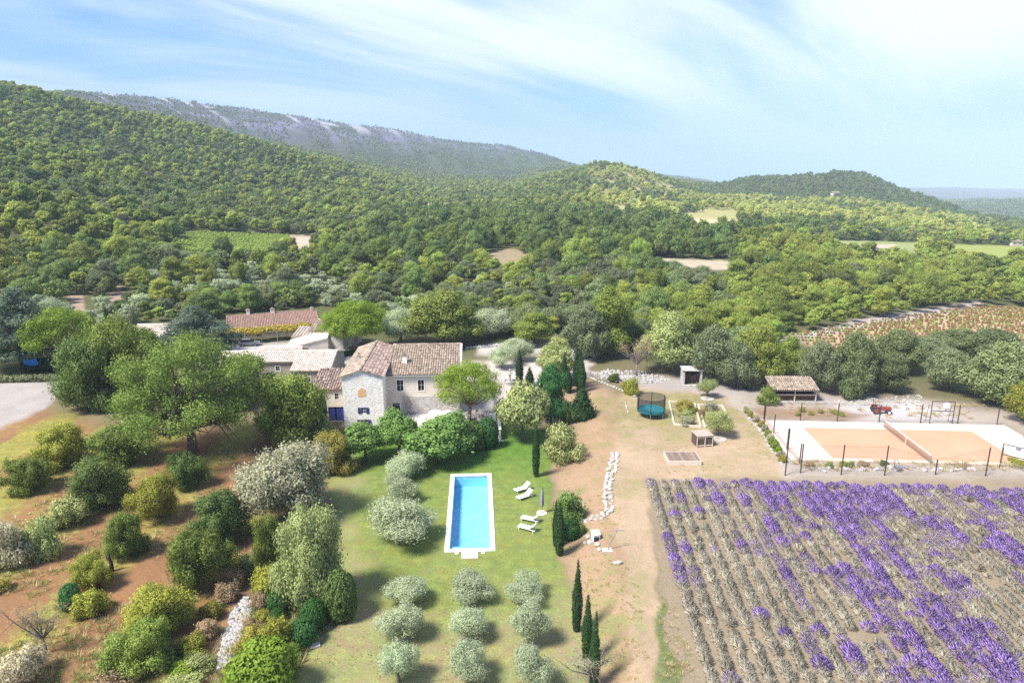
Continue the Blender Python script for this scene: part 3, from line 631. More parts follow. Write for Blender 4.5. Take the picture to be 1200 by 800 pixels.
def plant_at(kind, pal, p, w, h, name, label, cat, group=None, rz=None, parts=True):
    i = _pc.get(kind, 0); _pc[kind] = i + 1
    cm, tm, w0, h0 = PROTO[kind][i % len(PROTO[kind])]
    rz = random.uniform(0, 6.28) if rz is None else rz
    s = (w / w0, w / w0, h / h0)
    e = empty(name, p, rz, label, cat, group, s)
    c = link('foliage' if kind in ('shrub', 'ball', 'dome') else 'crown', cm, e); c.material_slots[0].link = 'OBJECT'; c.material_slots[0].material = PAL[pal]
    link('stem' if kind in ('shrub', 'ball', 'dome') else 'trunk', tm, e)
    return e
PLANTED = []
def plant(kind, pal, px, py, wpx, ytop, name, label, cat='tree', group=None, rz=None):
    p = at(px, py); dep = p[1] * CP - (p[2] - H) * SP
    if kind in ('bush_oak', 'shrub', 'ball', 'dome', 'olive', 'holm', 'cone', 'broad'):
        # a crown that reaches down to the ground shows its whole outline: its foot lies under its middle
        if kind in ('olive', 'holm', 'broad'): py -= wpx * .06
        ym = (py + ytop) / 2; d = ray(px, ym); th = math.atan2(-d[2], d[1]); a = wpx * dep / 1600; hh = (py - ytop) * dep / 1600
        c = math.sqrt(max(hh * hh - (a * math.sin(th)) ** 2, (.45 * hh) ** 2)) / math.cos(th); z0 = p[2]
        for _ in range(3): q = gz(px, ym, z0 + c); z0 = float(hz(q[0], q[1]))
        p = np.array([q[0], q[1], z0]); k = (p[1] * CP - (p[2] + c - H) * SP) / dep
        if kind == 'bush_oak' and px < 265 and py > 535: k *= .79
        w = 2 * a * k * (.88 if kind == 'olive' else .97); h = max(2 * c * k * {'olive': .98, 'holm': 1.05, 'broad': 1.05}.get(kind, 1.0), .35)
        PLANTED.append((p[0], p[1], w / 2)); return plant_at(kind, pal, p, w, h, name, label, cat, group, rz)
    w = wpx * dep / 800 * (.92 if kind == 'bush_oak' else .96); h = max(topz(p, ytop) * {'bush_oak': .84, 'olive': .92, 'shrub': .9, 'holm': .92, 'broad': .92}.get(kind, .97), .4)
    PLANTED.append((p[0], p[1], w / 2))
    return plant_at(kind, pal, p, w, h, name, label, cat, group, rz)
random.seed(4)
# ------------------------------------------------------------------ garden and orchard plants: (kind, palette, base pixel, width px, top row, name, label, category, group)
G9 = 'olive trees set in a grid on the dry lawn'
for px, py, w, yt in ((479, 715, 52, 673), (549, 711, 52, 668), (615, 713, 51, 673), (473, 757, 54, 706), (549, 758, 50, 711), (621, 761, 46, 706), (467, 806, 54, 749), (547, 808, 50, 753), (622, 811, 48, 758)):
    plant('olive', 'olive', px, py, w, yt, 'olive_tree', 'round silvery olive tree in the square grid on the dry lawn past the pool step', group=G9)
T = [
 ('olive', 'olive', 465, 646, 78, 582, 'olive_tree', 'largest silvery olive tree, alone on the lawn beside the pool'),
 ('olive', 'olive', 469, 592, 42, 556, 'olive_tree', 'small silvery olive tree between the largest olive and the house'),
 ('olive', 'olive', 478, 564, 50, 527, 'olive_tree', 'silvery olive tree on the lawn in front of the mulberry trees'),
 ('cypress', 'cypress', 628, 558, 9, 500, 'cypress_tree', 'slim dark cypress standing alone on the lawn above the sun loungers'),
 ('cypress', 'cypress', 651, 640, 8, 589, 'cypress_tree', 'thinner cypress of the pair beside the clipped round bush'),
 ('cypress', 'cypress', 655.5, 650, 12, 590, 'cypress_tree', 'fuller cypress of the pair beside the clipped round bush'),
 ('cypress', 'cypress', 675.5, 739, 12, 659, 'cypress_tree', 'tall dark cypress at the lawn edge standing apart from the close pair'),
 ('cypress', 'cypress', 687, 775, 12, 699, 'cypress_tree', 'dark cypress of the close pair at the bank foot, without twigs against it'),
 ('cypress', 'cypress', 696, 804, 12, 720, 'cypress_tree', 'dark cypress with dead twigs against it at the foot of the bank'),
 ('cypress', 'cypress', 608.5, 453, 9, 411, 'cypress_tree', 'tall cypress beside the stone fountain'),
 ('cypress', 'cypress', 620.5, 454, 10, 431, 'cypress_tree', 'short cypress next to the tall one by the stone fountain'),
 ('shrub', 'mulberry', 668, 613, 36, 576, 'leafy_shrub', 'loose bright green shrub at the end of the white stone edging', 'shrub'),
 ('ball', 'clip', 668, 631, 24, 608, 'clipped_bush', 'olive green clipped round bush between the cypress pair and the pump box', 'shrub'),
 ('shrub', 'oakdark', 679, 627, 14, 613, 'leafy_shrub', 'small dark shrub tucked against the clipped round bush', 'shrub'),
 ('shrub', 'pale', 661, 540, 46, 497, 'leafy_shrub', 'wide loose green shrub at the top of the lawn by the earth bank', 'shrub'),
 ('mulberry', 'pale', 612, 517, 54, 452, 'fig_tree', 'small olive-brown fig tree with a bare dark trunk on the lawn'),
 ('broad', 'emerald', 646, 499, 42, 433, 'leafy_tree', 'emerald green tree beside the dark conifer'),
 ('cone', 'cypress', 682, 490, 28, 457, 'dwarf_conifer', 'dark bushy dwarf conifer at the head of the bank', 'conifer'),
 ('shrub', 'oakdark', 664, 497, 16, 476, 'leafy_shrub', 'dark shrub between the emerald tree and the dwarf conifer', 'shrub'),
 ('broad', 'pale', 653, 448, 40, 399, 'leafy_tree', 'pale grey-green tree behind the emerald tree'),
 ('stone_pine', 'lime', 550, 497, 82, 424, 'stone_pine', 'umbrella pine with bare spreading limbs on the house terrace'),
 ('mulberry', 'mulberry', 429, 540, 52, 496, 'mulberry_tree', 'round mulberry tree in front of the white gable wall'),
 ('mulberry', 'mulberry', 468, 533, 46, 482, 'mulberry_tree', 'mulberry tree with pale blossom between its two neighbours by the house'),
 ('mulberry', 'mulberry', 515, 541, 73, 488, 'mulberry_tree', 'widest mulberry tree on the lawn below the terrace parasols'),
 ('ball', 'oakdark', 555, 526, 30, 494, 'round_bush', 'dark rounded bush beside the widest mulberry', 'shrub'),
 ('ball', 'clip', 572, 524, 24, 490, 'round_bush', 'dark green egg-shaped bush at the terrace corner', 'shrub'),
 ('ball', 'clip', 555, 498, 9, 490, 'round_bush', 'small dark bush at the foot of the umbrella pine', 'shrub'),
 ('ball', 'clip', 373, 500, 20, 462, 'clipped_bush', 'tall smooth clipped evergreen column beside the blue doorway', 'shrub'),
 ('bush_oak', 'oak', 340, 518, 76, 440, 'laurel_bush', 'large dark green bush with yellowing top in front of the low stone house', 'shrub'),
 ('bush_oak', 'yellow', 392, 553, 44, 506, 'yellowing_tree', 'small tree with ochre-yellow leaves at the lawn corner'),
 ('shrub', 'pale', 377, 514, 30, 488, 'leafy_shrub', 'grey-green shrub behind the ochre-yellow tree', 'shrub'),
 ('bush_oak', 'grey', 336, 612, 98, 524, 'silver_shrub', 'big shrub covered in pale grey-white blossom', 'shrub'),
 ('bush_oak', 'pale', 362, 706, 76, 596, 'pale_tree', 'pale sage green tree between the white blossom shrub and the clipped balls'),
 ('bush_oak', 'oak', 315, 672, 38, 606, 'leafy_shrub', 'mid green shrub leaning against the pale sage tree', 'shrub'),
 ('bush_oak', 'oakdark', 252, 640, 72, 564, 'oak_tree', 'dark green oak at the far end of the row along the gully'),
 ('bush_oak', 'oak', 228, 692, 82, 604, 'oak_tree', 'largest bright green oak of the row along the gully'),
 ('bush_oak', 'oakyellow', 182, 746, 92, 668, 'oak_tree', 'yellow-green oak of the row along the gully, touching a darker oak'),
 ('bush_oak', 'oak', 167, 790, 88, 713, 'oak_tree', 'grey-green oak at the near end of the row along the gully'),
 ('dome', 'limedome', 306, 824, 76, 752, 'golden_bush', 'bright yellow-green dome-shaped bush by the stony gully', 'shrub'),
 ('bush_oak', 'oak', 145, 651, 54, 588, 'oak_tree', 'round green oak near the charred stump'),
 ('bush_oak', 'oakyellow', 183, 609, 62, 545, 'oak_tree', 'yellowish oak with a thin crown in the orchard middle row'),
 ('bush_oak', 'oakdark', 113, 597, 80, 520, 'oak_tree', 'blue-green dense oak, widest in the upper orchard'),
 ('bush_oak', 'oak', 29, 578, 60, 525, 'oak_tree', 'bright green low oak nearest the pale gravel drive'),
 ('bush_oak', 'oakyellow', 66, 548, 68, 489, 'oak_tree', 'yellow-green oak behind the low bright one by the gravel drive'),
 ('bush_oak', 'oak', 140, 545, 76, 486, 'oak_tree', 'tall green oak left of the big spreading oak'),
 ('bush_oak', 'oakdark', 217, 572, 54, 520, 'oak_tree', 'small dark oak below the big spreading oak'),
 ('bush_oak', 'oakyellow', 104, 690, 50, 641, 'oak_tree', 'thin young oak turning red-brown at its foot'),
 ('ball', 'emerald', 82, 714, 23, 684, 'young_conifer', 'small blue-green ball-shaped conifer in the orchard', 'shrub'),
 ('shrub', 'oakyellow', 106, 722, 36, 691, 'low_shrub', 'low yellow-green shrub beside the blue-green ball', 'shrub'),
 ('shrub', 'rust', 100, 694, 24, 680, 'low_shrub', 'small rust-red shrub at the foot of the thin young oak', 'shrub'),
 ('shrub', 'pale', 50, 652, 38, 608, 'pale_shrub', 'pale shrub with a dark stem in the dry orchard grass', 'shrub'),
 ('shrub', 'white', 10, 664, 44, 611, 'pale_shrub', 'straw-coloured flowering shrub at the orchard border', 'shrub'),
 ('shrub', 'pale', 75, 618, 42, 585, 'pale_shrub', 'faint grey-green shrub between pale shrubs and the dense blue-green oak', 'shrub'),
 ('shrub', 'yellow', -2, 694, 26, 676, 'low_shrub', 'low yellow shrub at the orchard border', 'shrub'),
 ('bare', 'dry', 55, 764, 52, 700, 'bare_tree', 'leafless grey-brown little tree in the orchard'),
 ('shrub', 'white', 20, 808, 52, 762, 'pale_shrub', 'whitish feathery shrub below the leafless tree', 'shrub'),
 ('shrub', 'dry', 137, 806, 54, 768, 'dry_shrub', 'brown withered shrub at the near end of the oak row', 'shrub'),
 ('ball', 'clip', 327, 717, 27, 689, 'clipped_ball', 'clipped green ball beside the sage tree', 'shrub'),
 ('ball', 'clip', 367, 737, 30, 703, 'clipped_ball', 'egg-shaped clipped green ball, tallest of the group', 'shrub'),
 ('ball', 'emerald', 355, 755, 31, 724, 'clipped_ball', 'bright clipped green ball next to the white stone slab', 'shrub'),
 ('ball', 'clip', 326, 729, 18, 712, 'clipped_ball', 'smallest clipped green ball in the group', 'shrub'),
 ('ball', 'oakdark', 398, 724, 38, 670, 'dark_bush', 'dark evergreen bush at the lawn edge beside the sage tree', 'shrub'),
 ('shrub', 'oakyellow', 326, 762, 36, 723, 'low_shrub', 'yellow-green shrub between the clipped balls and the golden dome', 'shrub'),
 ('shrub', 'yellow', 296, 764, 34, 731, 'low_shrub', 'yellow flowering shrub beside the stony gully', 'shrub'),
 ('shrub', 'oakyellow', 313, 694, 38, 663, 'low_shrub', 'olive-green shrub at the head of the stony gully', 'shrub'),
 ('shrub', 'yellow', 276, 806, 34, 778, 'low_shrub', 'yellow-leaved shrub beside the golden dome bush', 'shrub'),
 ('big_oak', 'oak', 226, 530, 158, 396, 'spreading_oak', 'big spreading oak with an open crown beside the farm buildings'),
 ('bush_oak', 'oakdark', 104, 480, 58, 400, 'oak_tree', 'dark oak between the gravel drive and the big spreading oak'),
 ('bush_oak', 'oak', 140, 470, 66, 378, 'oak_tree', 'tall oak rising behind the dark one by the gravel drive'),
 ('bush_oak', 'oak', 165, 455, 60, 390, 'oak_tree', 'green oak in front of the small tiled roof'),
 ('bush_oak', 'oak', 283, 470, 66, 418, 'oak_tree', 'oak screening the pale tiled roofs'),
 ('stone_pine', 'limedome', 79, 433, 86, 360, 'stone_pine', 'bright green umbrella pine by the dark hedge and the drive'),
 ('cedar', 'cedar', 29, 431, 90, 340, 'cedar_tree', 'grey-green cedar beside the bright umbrella pine'),
 ('cypress', 'cypress', 128.5, 400, 10, 361, 'cypress_tree', 'small dark cypress behind the bright umbrella pine'),
 ('cedar', 'cedar', 234, 420, 84, 360, 'cedar_tree', 'spreading blue-grey cedar beside the long red roof'),
 ('dome_pine', 'limedome', 417, 413, 72, 353, 'stone_pine', 'dense lime green domed pine behind the house'),
 ('broad', 'aleppo', 520, 411, 80, 346, 'lime_tree', 'broad yellow-green tree behind the long tiled house roof'),
 ('olive', 'olive', 468, 406, 50, 362, 'olive_tree', 'large grey-green olive between the domed pine and the broad yellow-green tree'),
 ('olive', 'olive', 575, 399, 54, 362, 'olive_tree', 'grey-green olive right behind the broad yellow-green tree'),
 ('olive', 'olive', 588, 434, 34, 406, 'olive_tree', 'low olive beside the gravel path near the fountain'),
 ('olive', 'olive', 612, 426, 34, 400, 'olive_tree', 'olive behind the tall cypress by the fountain'),
 ('olive', 'olive', 602, 416, 30, 396, 'olive_tree', 'small olive against the rubble wall on the gravel path'),
 ('broad', 'oak', 626, 408, 50, 368, 'leafy_tree', 'round green tree beside the low rubble wall'),
 ('holm', 'holm', 690, 424, 54, 362, 'holm_oak', 'dark holm oak between the cypresses and the brighter round tree'),
 ('broad', 'oak', 712, 420, 58, 344, 'leafy_tree', 'tall bright green round tree next to the dark holm oak'),
 ('broad', 'pale', 785, 441, 62, 371, 'leafy_tree', 'sage-brown tree leaning over the stone hut'),
 ('bare', 'dry', 745, 440, 40, 392, 'bare_tree', 'half-bare grey tree beside the dark holm oak'),
 ('holm', 'holm', 838, 452, 56, 388, 'holm_oak', 'dark holm oak between the stone hut and the shed'),
 ('holm', 'holm', 862, 458, 46, 405, 'holm_oak', 'low dark holm oak left of the open shed'),
 ('broad', 'aleppo', 890, 455, 52, 386, 'leafy_tree', 'yellow-green tree with a greyish side behind the open shed'),
 ('broad', 'oak', 922, 446, 46, 398, 'leafy_tree', 'vivid green tree right above the open shed roof'),
 ('holm', 'holm', 962, 462, 50, 405, 'holm_oak', 'holm oak at the corner of the open shed'),
 ('holm', 'holmlight', 1003, 464, 52, 396, 'holm_oak', 'tallest light holm oak between shed and tractor'),
 ('holm', 'holmlight', 1042, 462, 40, 420, 'holm_oak', 'low holm oak behind the tractor'),
 ('holm', 'holmlight', 1052, 440, 58, 391, 'holm_oak', 'wide holm oak at the vineyard corner'),
 ('shrub', 'holmlight', 999, 467, 26, 442, 'holm_shrub', 'small grey-green shrub in front of the tallest holm oak', 'shrub'),
 ('holm', 'holm', 1113, 461, 50, 412, 'holm_oak', 'single round dark holm oak behind the far basketball frame'),
 ('holm', 'holmlight', 1182, 481, 88, 408, 'holm_oak', 'massive light grey-green holm oak by the court corner'),
 ('broad', 'oakyellow', 1212, 502, 54, 448, 'leafy_tree', 'yellow-green tree beside the court fence corner'),
 ('holm', 'holmlight', 1125, 425, 54, 388, 'holm_oak', 'low wide holm oak along the vineyard border'),
 ('holm', 'holmlight', 1165, 424, 56, 388, 'holm_oak', 'holm oak between vineyard and the massive light one'),
 ('holm', 'holm', 1090, 424, 40, 396, 'holm_oak', 'small holm oak between two wide ones at the vineyard border'),
 ('shrub', 'oak', 900, 474, 22, 454, 'leafy_shrub', 'bright green shrub at the side of the open shed', 'shrub'),
 ('olive', 'pale', 842, 514, 34, 481, 'young_olive', 'young green olive with a white stone ring round its trunk'),
 ('olive', 'pale', 829, 467, 24, 443, 'young_tree', 'thin pale sapling standing on a white stone ring'),
 ('shrub', 'oakyellow', 741, 462, 19, 444, 'dry_shrub', 'dry ochre shrub beside the line of white stones', 'shrub'),
 ('shrub', 'oakdark', 720, 447, 14, 437, 'dry_shrub', 'dark low shrub against the rubble bank', 'shrub'),
 ('shrub', 'yellow', 802, 481, 21, 469, 'bed_shrub', 'yellow-green cushion shrub in the timber-edged bed', 'shrub'),
 ('shrub', 'pale', 804, 490, 17, 480, 'bed_shrub', 'pale grass clump in the middle of the timber-edged bed', 'shrub'),
 ('shrub', 'grey', 806, 498, 20, 488, 'bed_shrub', 'grey-leaved plant at the near edge of the timber-edged bed', 'shrub'),
 ('shrub', 'oak', 814, 484, 10, 477, 'bed_shrub', 'small green plant by the bed divider', 'shrub'),
 ('shrub', 'grey', 834, 481, 16, 471, 'bed_shrub', 'silvery plant in the second timber-edged bed', 'shrub'),
 ('shrub', 'pale', 831, 494, 16, 484, 'bed_shrub', 'light green plant beside the young olive', 'shrub'),
 ('shrub', 'dry', 823, 487, 9, 479, 'bed_shrub', 'brown dry plant beside the bed divider', 'shrub'),
]
for r in T:
    k, pal, px, py, w, yt, nm, lab = r[:8]; plant(k, pal, px, py, w, yt, nm, lab, r[8] if len(r) > 8 else 'tree')
for px, py, w, yt in ((661, 453, 9, 415), (666, 460, 9, 433), (675, 452, 9, 410), (679, 456, 9, 412), (682, 460, 9, 419)):
    plant('cypress', 'cypress', px, py, w, yt, 'cypress_tree', 'dark cypress lining the steps above the bank', group='cypresses lining the steps above the bank')
for px, py, w, yt, pal in ((262, 706, 26, 684, 'dry'), (247, 726, 24, 705, 'yellow'), (240, 748, 30, 724, 'dry'), (228, 768, 32, 742, 'oakyellow'), (232, 790, 34, 765, 'pale'), (275, 690, 24, 668, 'dry'), (289, 672, 26, 648, 'pale'), (214, 800, 36, 775, 'lime'),
                           (303, 712, 20, 694, 'dry'), (306, 728, 18, 714, 'oakyellow'), (293, 735, 16, 722, 'dry'), (284, 777, 18, 764, 'yellow'), (254, 712, 18, 700, 'oak'), (222, 780, 24, 762, 'oak'), (345, 770, 20, 752, 'oak'), (209, 812, 40, 788, 'pale')):
    plant('shrub', pal, px, py, w, yt, 'gully_shrub', 'small ragged shrub on the bank of the stony gully', 'shrub', 'ragged shrubs along the stony gully')
for px, py, w, pal in ((893, 500, 9, 'yellow'), (897, 505, 8, 'grey'), (900, 511, 10, 'oak'), (903, 516, 10, 'white'), (906, 521, 11, 'lime'), (909, 526, 11, 'oak'), (912, 531, 10, 'lime'), (914, 536, 9, 'grey'), (917, 541, 10, 'yellow'), (886, 494, 8, 'white'), (880, 489, 8, 'yellow'), (874, 484, 7, 'pale')):
    plant('shrub', pal, px, py, w, py - 8, 'border_plant', 'small flowering plant in the border along the court side', 'plant', 'flowering plants in the border along the court')
for px, py, w, pal in ((972, 548, 10, 'oak'), (988, 547, 9, 'oakyellow'), (997, 547, 8, 'oak'), (1012, 547, 14, 'dry'), (1036, 546, 10, 'oakdark'), (950, 547, 10, 'dry'), (1130, 549, 16, 'dry'), (1195, 545, 22, 'oakyellow')):
    plant('shrub', pal, px, py, w, py - 7, 'edge_shrub', 'low scrubby plant on the strip between court and lavender', 'plant', 'scrubby plants between court and lavender')
for px, py, w in ((940, 482, 8), (962, 484, 6), (978, 484, 9), (985, 487, 12), (950, 486, 7), (935, 487, 6)):
    plant('shrub', 'oakyellow', px, py, w, py - 5, 'weed_clump', 'low weed clump on the bare earth behind the court', 'plant', 'weed clumps behind the court')

# ------------------------------------------------------------------ instanced masses (woods, lavender, tufts): one object each
def stuff(name, label, cat, pts, scl, rot, idx, meshes):
    pc = bpy.data.collections.new(name + '_kinds')
    for i, me in enumerate(meshes):
        o = bpy.data.objects.new('%s_kind_%02d' % (name, i), me); pc.objects.link(o)
    me = bpy.data.meshes.new(name); pts = np.asarray(pts, np.float32)
    me.vertices.add(len(pts)); me.vertices.foreach_set('co', pts.ravel())
    a = me.attributes.new('scl', 'FLOAT_VECTOR', 'POINT'); a.data.foreach_set('vector', np.asarray(scl, np.float32).ravel())
    a = me.attributes.new('rot', 'FLOAT_VECTOR', 'POINT'); r = np.zeros((len(pts), 3), np.float32); r[:, 2] = rot; a.data.foreach_set('vector', r.ravel())
    a = me.attributes.new('idx', 'INT', 'POINT'); a.data.foreach_set('value', np.asarray(idx, np.int32))
    ng = bpy.data.node_groups.new(name, 'GeometryNodeTree')
    ng.interface.new_socket('Geometry', in_out='INPUT', socket_type='NodeSocketGeometry'); ng.interface.new_socket('Geometry', in_out='OUTPUT', socket_type='NodeSocketGeometry')
    gi = ng.nodes.new('NodeGroupInput'); go = ng.nodes.new('NodeGroupOutput'); ip = ng.nodes.new('GeometryNodeInstanceOnPoints'); ci = ng.nodes.new('GeometryNodeCollectionInfo')
    ci.inputs['Collection'].default_value = pc; ci.inputs['Separate Children'].default_value = True; ci.inputs['Reset Children'].default_value = True
    ip.inputs['Pick Instance'].default_value = True
    def na(n, ty):
        q = ng.nodes.new('GeometryNodeInputNamedAttribute'); q.data_type = ty; q.inputs['Name'].default_value = n; return q.outputs['Attribute']
    ng.links.new(gi.outputs[0], ip.inputs['Points']); ng.links.new(ci.outputs[0], ip.inputs['Instance'])
    ng.links.new(na('idx', 'INT'), ip.inputs['Instance Index']); ng.links.new(na('rot', 'FLOAT_VECTOR'), ip.inputs['Rotation']); ng.links.new(na('scl', 'FLOAT_VECTOR'), ip.inputs['Scale'])
    ng.links.new(ip.outputs[0], go.inputs[0])
    o = link(name, me); m = o.modifiers.new('scatter', 'NODES'); m.node_group = ng
    return tag(o, label, cat, kind='stuff')

# ------------------------------------------------------------------ woods
def lod(rs, kind, n, leaf, mat, per=5):
    if kind == 'pine':
        lo = ringlobes(rs, 4, 1.6, 4.6, 1.5, 1.2, .35) + ringlobes(rs, 3, .9, 6.3, 1.4, 1.1, .3) + [(0, 0, 5.2, 1.6, 1.6, 2)]
    elif kind == 'dome':
        lo = ringlobes(rs, 6, 2.2, 2.7, 1.7, 1.6, .25) + ringlobes(rs, 4, 1.4, 4.4, 1.6, 1.4, .25) + [(0, 0, 3, 2.4, 2.4, 2.6)]
    else:
        lo = ringlobes(rs, 5, 1.8, 3.2, 1.6, 1.5, .3) + ringlobes(rs, 4, 1.2, 5.2, 1.5, 1.4, .3) + [(0, 0, 4, 2.1, 2.1, 2.8)]
    me = crownmesh('wood_tree', rs, lo, mat, clumps=n, per=per, sub=(6 if n > 200 else 3), leaf=leaf, spread=leaf * 1.9, aspect=.6, shell=.18, lump=.35)
    return me
WK = ['holm', 'holmlight', 'aleppo', 'woodland', 'oak', 'olive', 'aleppo_lit_paint', 'oakdark']
WS = {'holm': 'dome', 'holmlight': 'dome', 'aleppo': 'pine', 'woodland': 'oak', 'oak': 'oak', 'olive': 'dome', 'aleppo_lit_paint': 'pine', 'oakdark': 'oak'}
rs = np.random.RandomState(77)
near_meshes, far_meshes = [], []
for k in WK:
    for j in range(3):
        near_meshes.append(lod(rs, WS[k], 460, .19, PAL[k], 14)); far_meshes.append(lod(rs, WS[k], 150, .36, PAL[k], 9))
LOWX = [-420, -60, 0, 30, 120, 155, 200, 262, 290, 372, 400, 450, 490, 560, 600, 660, 740, 800, 850, 905, 920, 1000, 1100, 1150, 1190, 1330, 1500]
LOWY = [420, 418, 402, 380, 384, 388, 382, 370, 366, 360, 366, 392, 392, 398, 398, 400, 412, 420, 425, 412, 398, 382, 367, 359, 360, 374, 376]
fp_, fs_, fi_, fd_ = [], [], [], []
for r0, r1, cell in ((115, 230, 4.8), (230, 420, 5.4), (420, 800, 5.6), (800, 1500, 6.6), (1500, 2400, 8.5), (2400, 3500, 9.5), (3500, 5200, 22)):
    R = r1; amax = math.radians(42)
    xs = np.arange(-R * math.sin(amax), R * math.sin(amax), cell); ys = np.arange(r0 * math.cos(amax), R, cell)
    gx, gy = np.meshgrid(xs, ys); gx = gx.ravel() + rs.uniform(-.42, .42, gx.size) * cell; gy = gy.ravel() + rs.uniform(-.42, .42, gy.size) * cell
    r = np.hypot(gx, gy); a = np.arctan2(gx, gy); ok = (r >= r0) & (r < r1) & (np.abs(a) < amax); gx, gy, r = gx[ok], gy[ok], r[ok]
    z = hz(gx, gy); px, py, dep = proj(gx, gy, z)
    ok = py < np.interp(px, LOWX, LOWY)
    for nm, poly in FIELDS.items():
        ext = 3 if r0 > 500 else (0 if nm == 'vineyard' else 13)
        q = [(x, y + (ext if y > np.mean([w[1] for w in poly]) else 0)) for x, y in poly]
        ok &= polymask(px, py, q, .01) < .5
    if r0 >= 1500: ok &= (scree(gx, gy) < .3) & (rs.rand(len(gx)) < np.clip(1.1 - (z - 40) / 170, .26, 1))
    ok &= ~((px > 690) & (px < 1160) & (r > 560) & (r < 1150) & (fbm(gx / 30, gy / 30, 161) < .47))
    # natural gaps
    ok &= (fbm(gx / 22, gy / 22, 101) > (.28 if r0 < 800 else .2)) | (rs.rand(len(gx)) < .35)
    for (tx, ty, tw) in PLANTED:
        if r0 < 200: ok &= np.hypot(gx - tx, gy - ty) > tw * .85 + 1.5
    if r0 < 200: ok &= ~((gx > -70) & (gx < -36) & (gy < 172) & (gy > 100))
    gx, gy, z, px, py, r = gx[ok], gy[ok], z[ok], px[ok], py[ok], r[ok]
    n = len(gx); u = rs.rand(n); zone = fbm(gx / 60, gy / 60, 111); zone2 = fbm(gx / 35, gy / 35, 121)
    kind = np.where(zone + (u - .5) * .6 > .53, 2, np.where(zone2 + (rs.rand(n) - .5) * .6 > .5, 0, 3))
    kind = np.where((r < 230) & (u < .25), 1, kind)
    oliv = (r < 260) & (px > 40) & (px < 600) & (zone2 > .5) & (u < .55); kind = np.where(oliv, 5, kind)
    kind = np.where((r < 320) & (px > 80) & (px < 560) & (zone > .48) & (u > .55), 4, kind)
    band = (py > 245) & (py < 312) & (px > 430) & (px < 940) & (r > 240) & (r < 620); kind = np.where(band, np.where(u < .55, 3, np.where(u < .8, 7, 4)), kind)
    pineband = (px > 860) & (r > 185) & (r < 420) ; kind = np.where(pineband & (u < .72), 2, kind)
    lit_paint = (px > 690) & (px < 1160) & (r > 560) & (r < 1150) & (zone > .44); kind = np.where(lit_paint & (u < .75), 6, kind)  # pines on this slope take the colours with painted sunlight
    dark = (px > 820) & (r >= 1150) & (r < 2000); kind = np.where(dark, np.where(u < .6, 3, 0), kind)
    s = np.clip(rs.lognormal(0, .3, n), .45, 1.7) * np.where(np.isin(kind, (0, 1)), .82, np.where(kind == 5, .62, .95)); s *= np.where(r < 230, .74, 1.0) * np.where((r >= 230) & (r <= 420), .84, 1.0) * np.where(r > 420, .76, 1) * np.where((r > 1500) & (r < 3500), .85, 1)
    s *= np.where((kind == 4) | (kind == 2), np.where(r < 230, .9, 1), 1)
    hgt = s * np.clip(rs.normal(1, .12, n), .7, 1.35) * np.where(band, 1.18, 1) * np.where((r < 260) & (px < 600), .95, 1)
    fp_.append(np.stack([gx, gy, z - .1], 1)); fs_.append(np.stack([s, s, hgt], 1)); fi_.append(kind); fd_.append(np.stack([r, px, py], 1))
fp_, fs_, fi_, fd_ = np.concatenate(fp_), np.concatenate(fs_), np.concatenate(fi_), np.concatenate(fd_)
# the 300 that show largest stand as trees of their own
inview = (fd_[:, 1] > -12) & (fd_[:, 1] < 1212)
order = np.argsort(fd_[:, 0] / fs_[:, 0] + (~inview) * 1e6)[:300]
single = np.zeros(len(fp_), bool); single[order] = True
NAMES = {0: ('holm', 'holm_oak', 'dark grey-green holm oak in the woods behind the farm'), 1: ('holm', 'holm_oak', 'light grey-green holm oak in the woods behind the farm'),
         2: ('aleppo', 'pine_tree', 'yellow-green pine with an uneven crown in the woods behind the farm'), 3: ('broad', 'woodland_tree', 'mid green broadleaf tree in the woods behind the farm'),
         4: ('broad', 'woodland_tree', 'fresh green broadleaf tree in the woods behind the farm'), 5: ('olive', 'olive_tree', 'silvery olive in the grove beyond the farm roofs'),
         6: ('aleppo', 'pine_tree', 'pine painted pale as if sunlit, in the woods'), 7: ('broad', 'woodland_tree', 'dark green broadleaf tree in the woods behind the farm')}
for i in order:
    k = int(fi_[i]); kind, nm, lab = NAMES[k]
    c = _pc.get(kind, 0); _pc[kind] = c + 1
    cm, tm, w0, h0 = PROTO[kind][c % len(PROTO[kind])]
    w1 = {'dome': 7.6, 'pine': 6.0, 'oak': 6.6}[WS[WK[k]]] * fs_[i, 0]; h1 = {'dome': 5.9, 'pine': 7.4, 'oak': 6.6}[WS[WK[k]]] * fs_[i, 2]
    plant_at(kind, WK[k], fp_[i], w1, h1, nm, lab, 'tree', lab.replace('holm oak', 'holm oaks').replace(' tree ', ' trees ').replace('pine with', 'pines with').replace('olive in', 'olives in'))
rest = ~single
mid = rest & (fd_[:, 0] < 420); fr_ = rest & (fd_[:, 0] >= 420)
for nm, lab, sel, ms in (('woods', 'dense mixed woods of oak, olive and pine filling the valley behind the farm', mid, near_meshes), ('hill_forest', 'far forest of pine and oak covering the hills', fr_, far_meshes)):
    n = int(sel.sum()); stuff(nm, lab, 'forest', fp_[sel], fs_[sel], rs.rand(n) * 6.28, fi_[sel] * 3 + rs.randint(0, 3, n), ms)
print('forest', len(fp_))

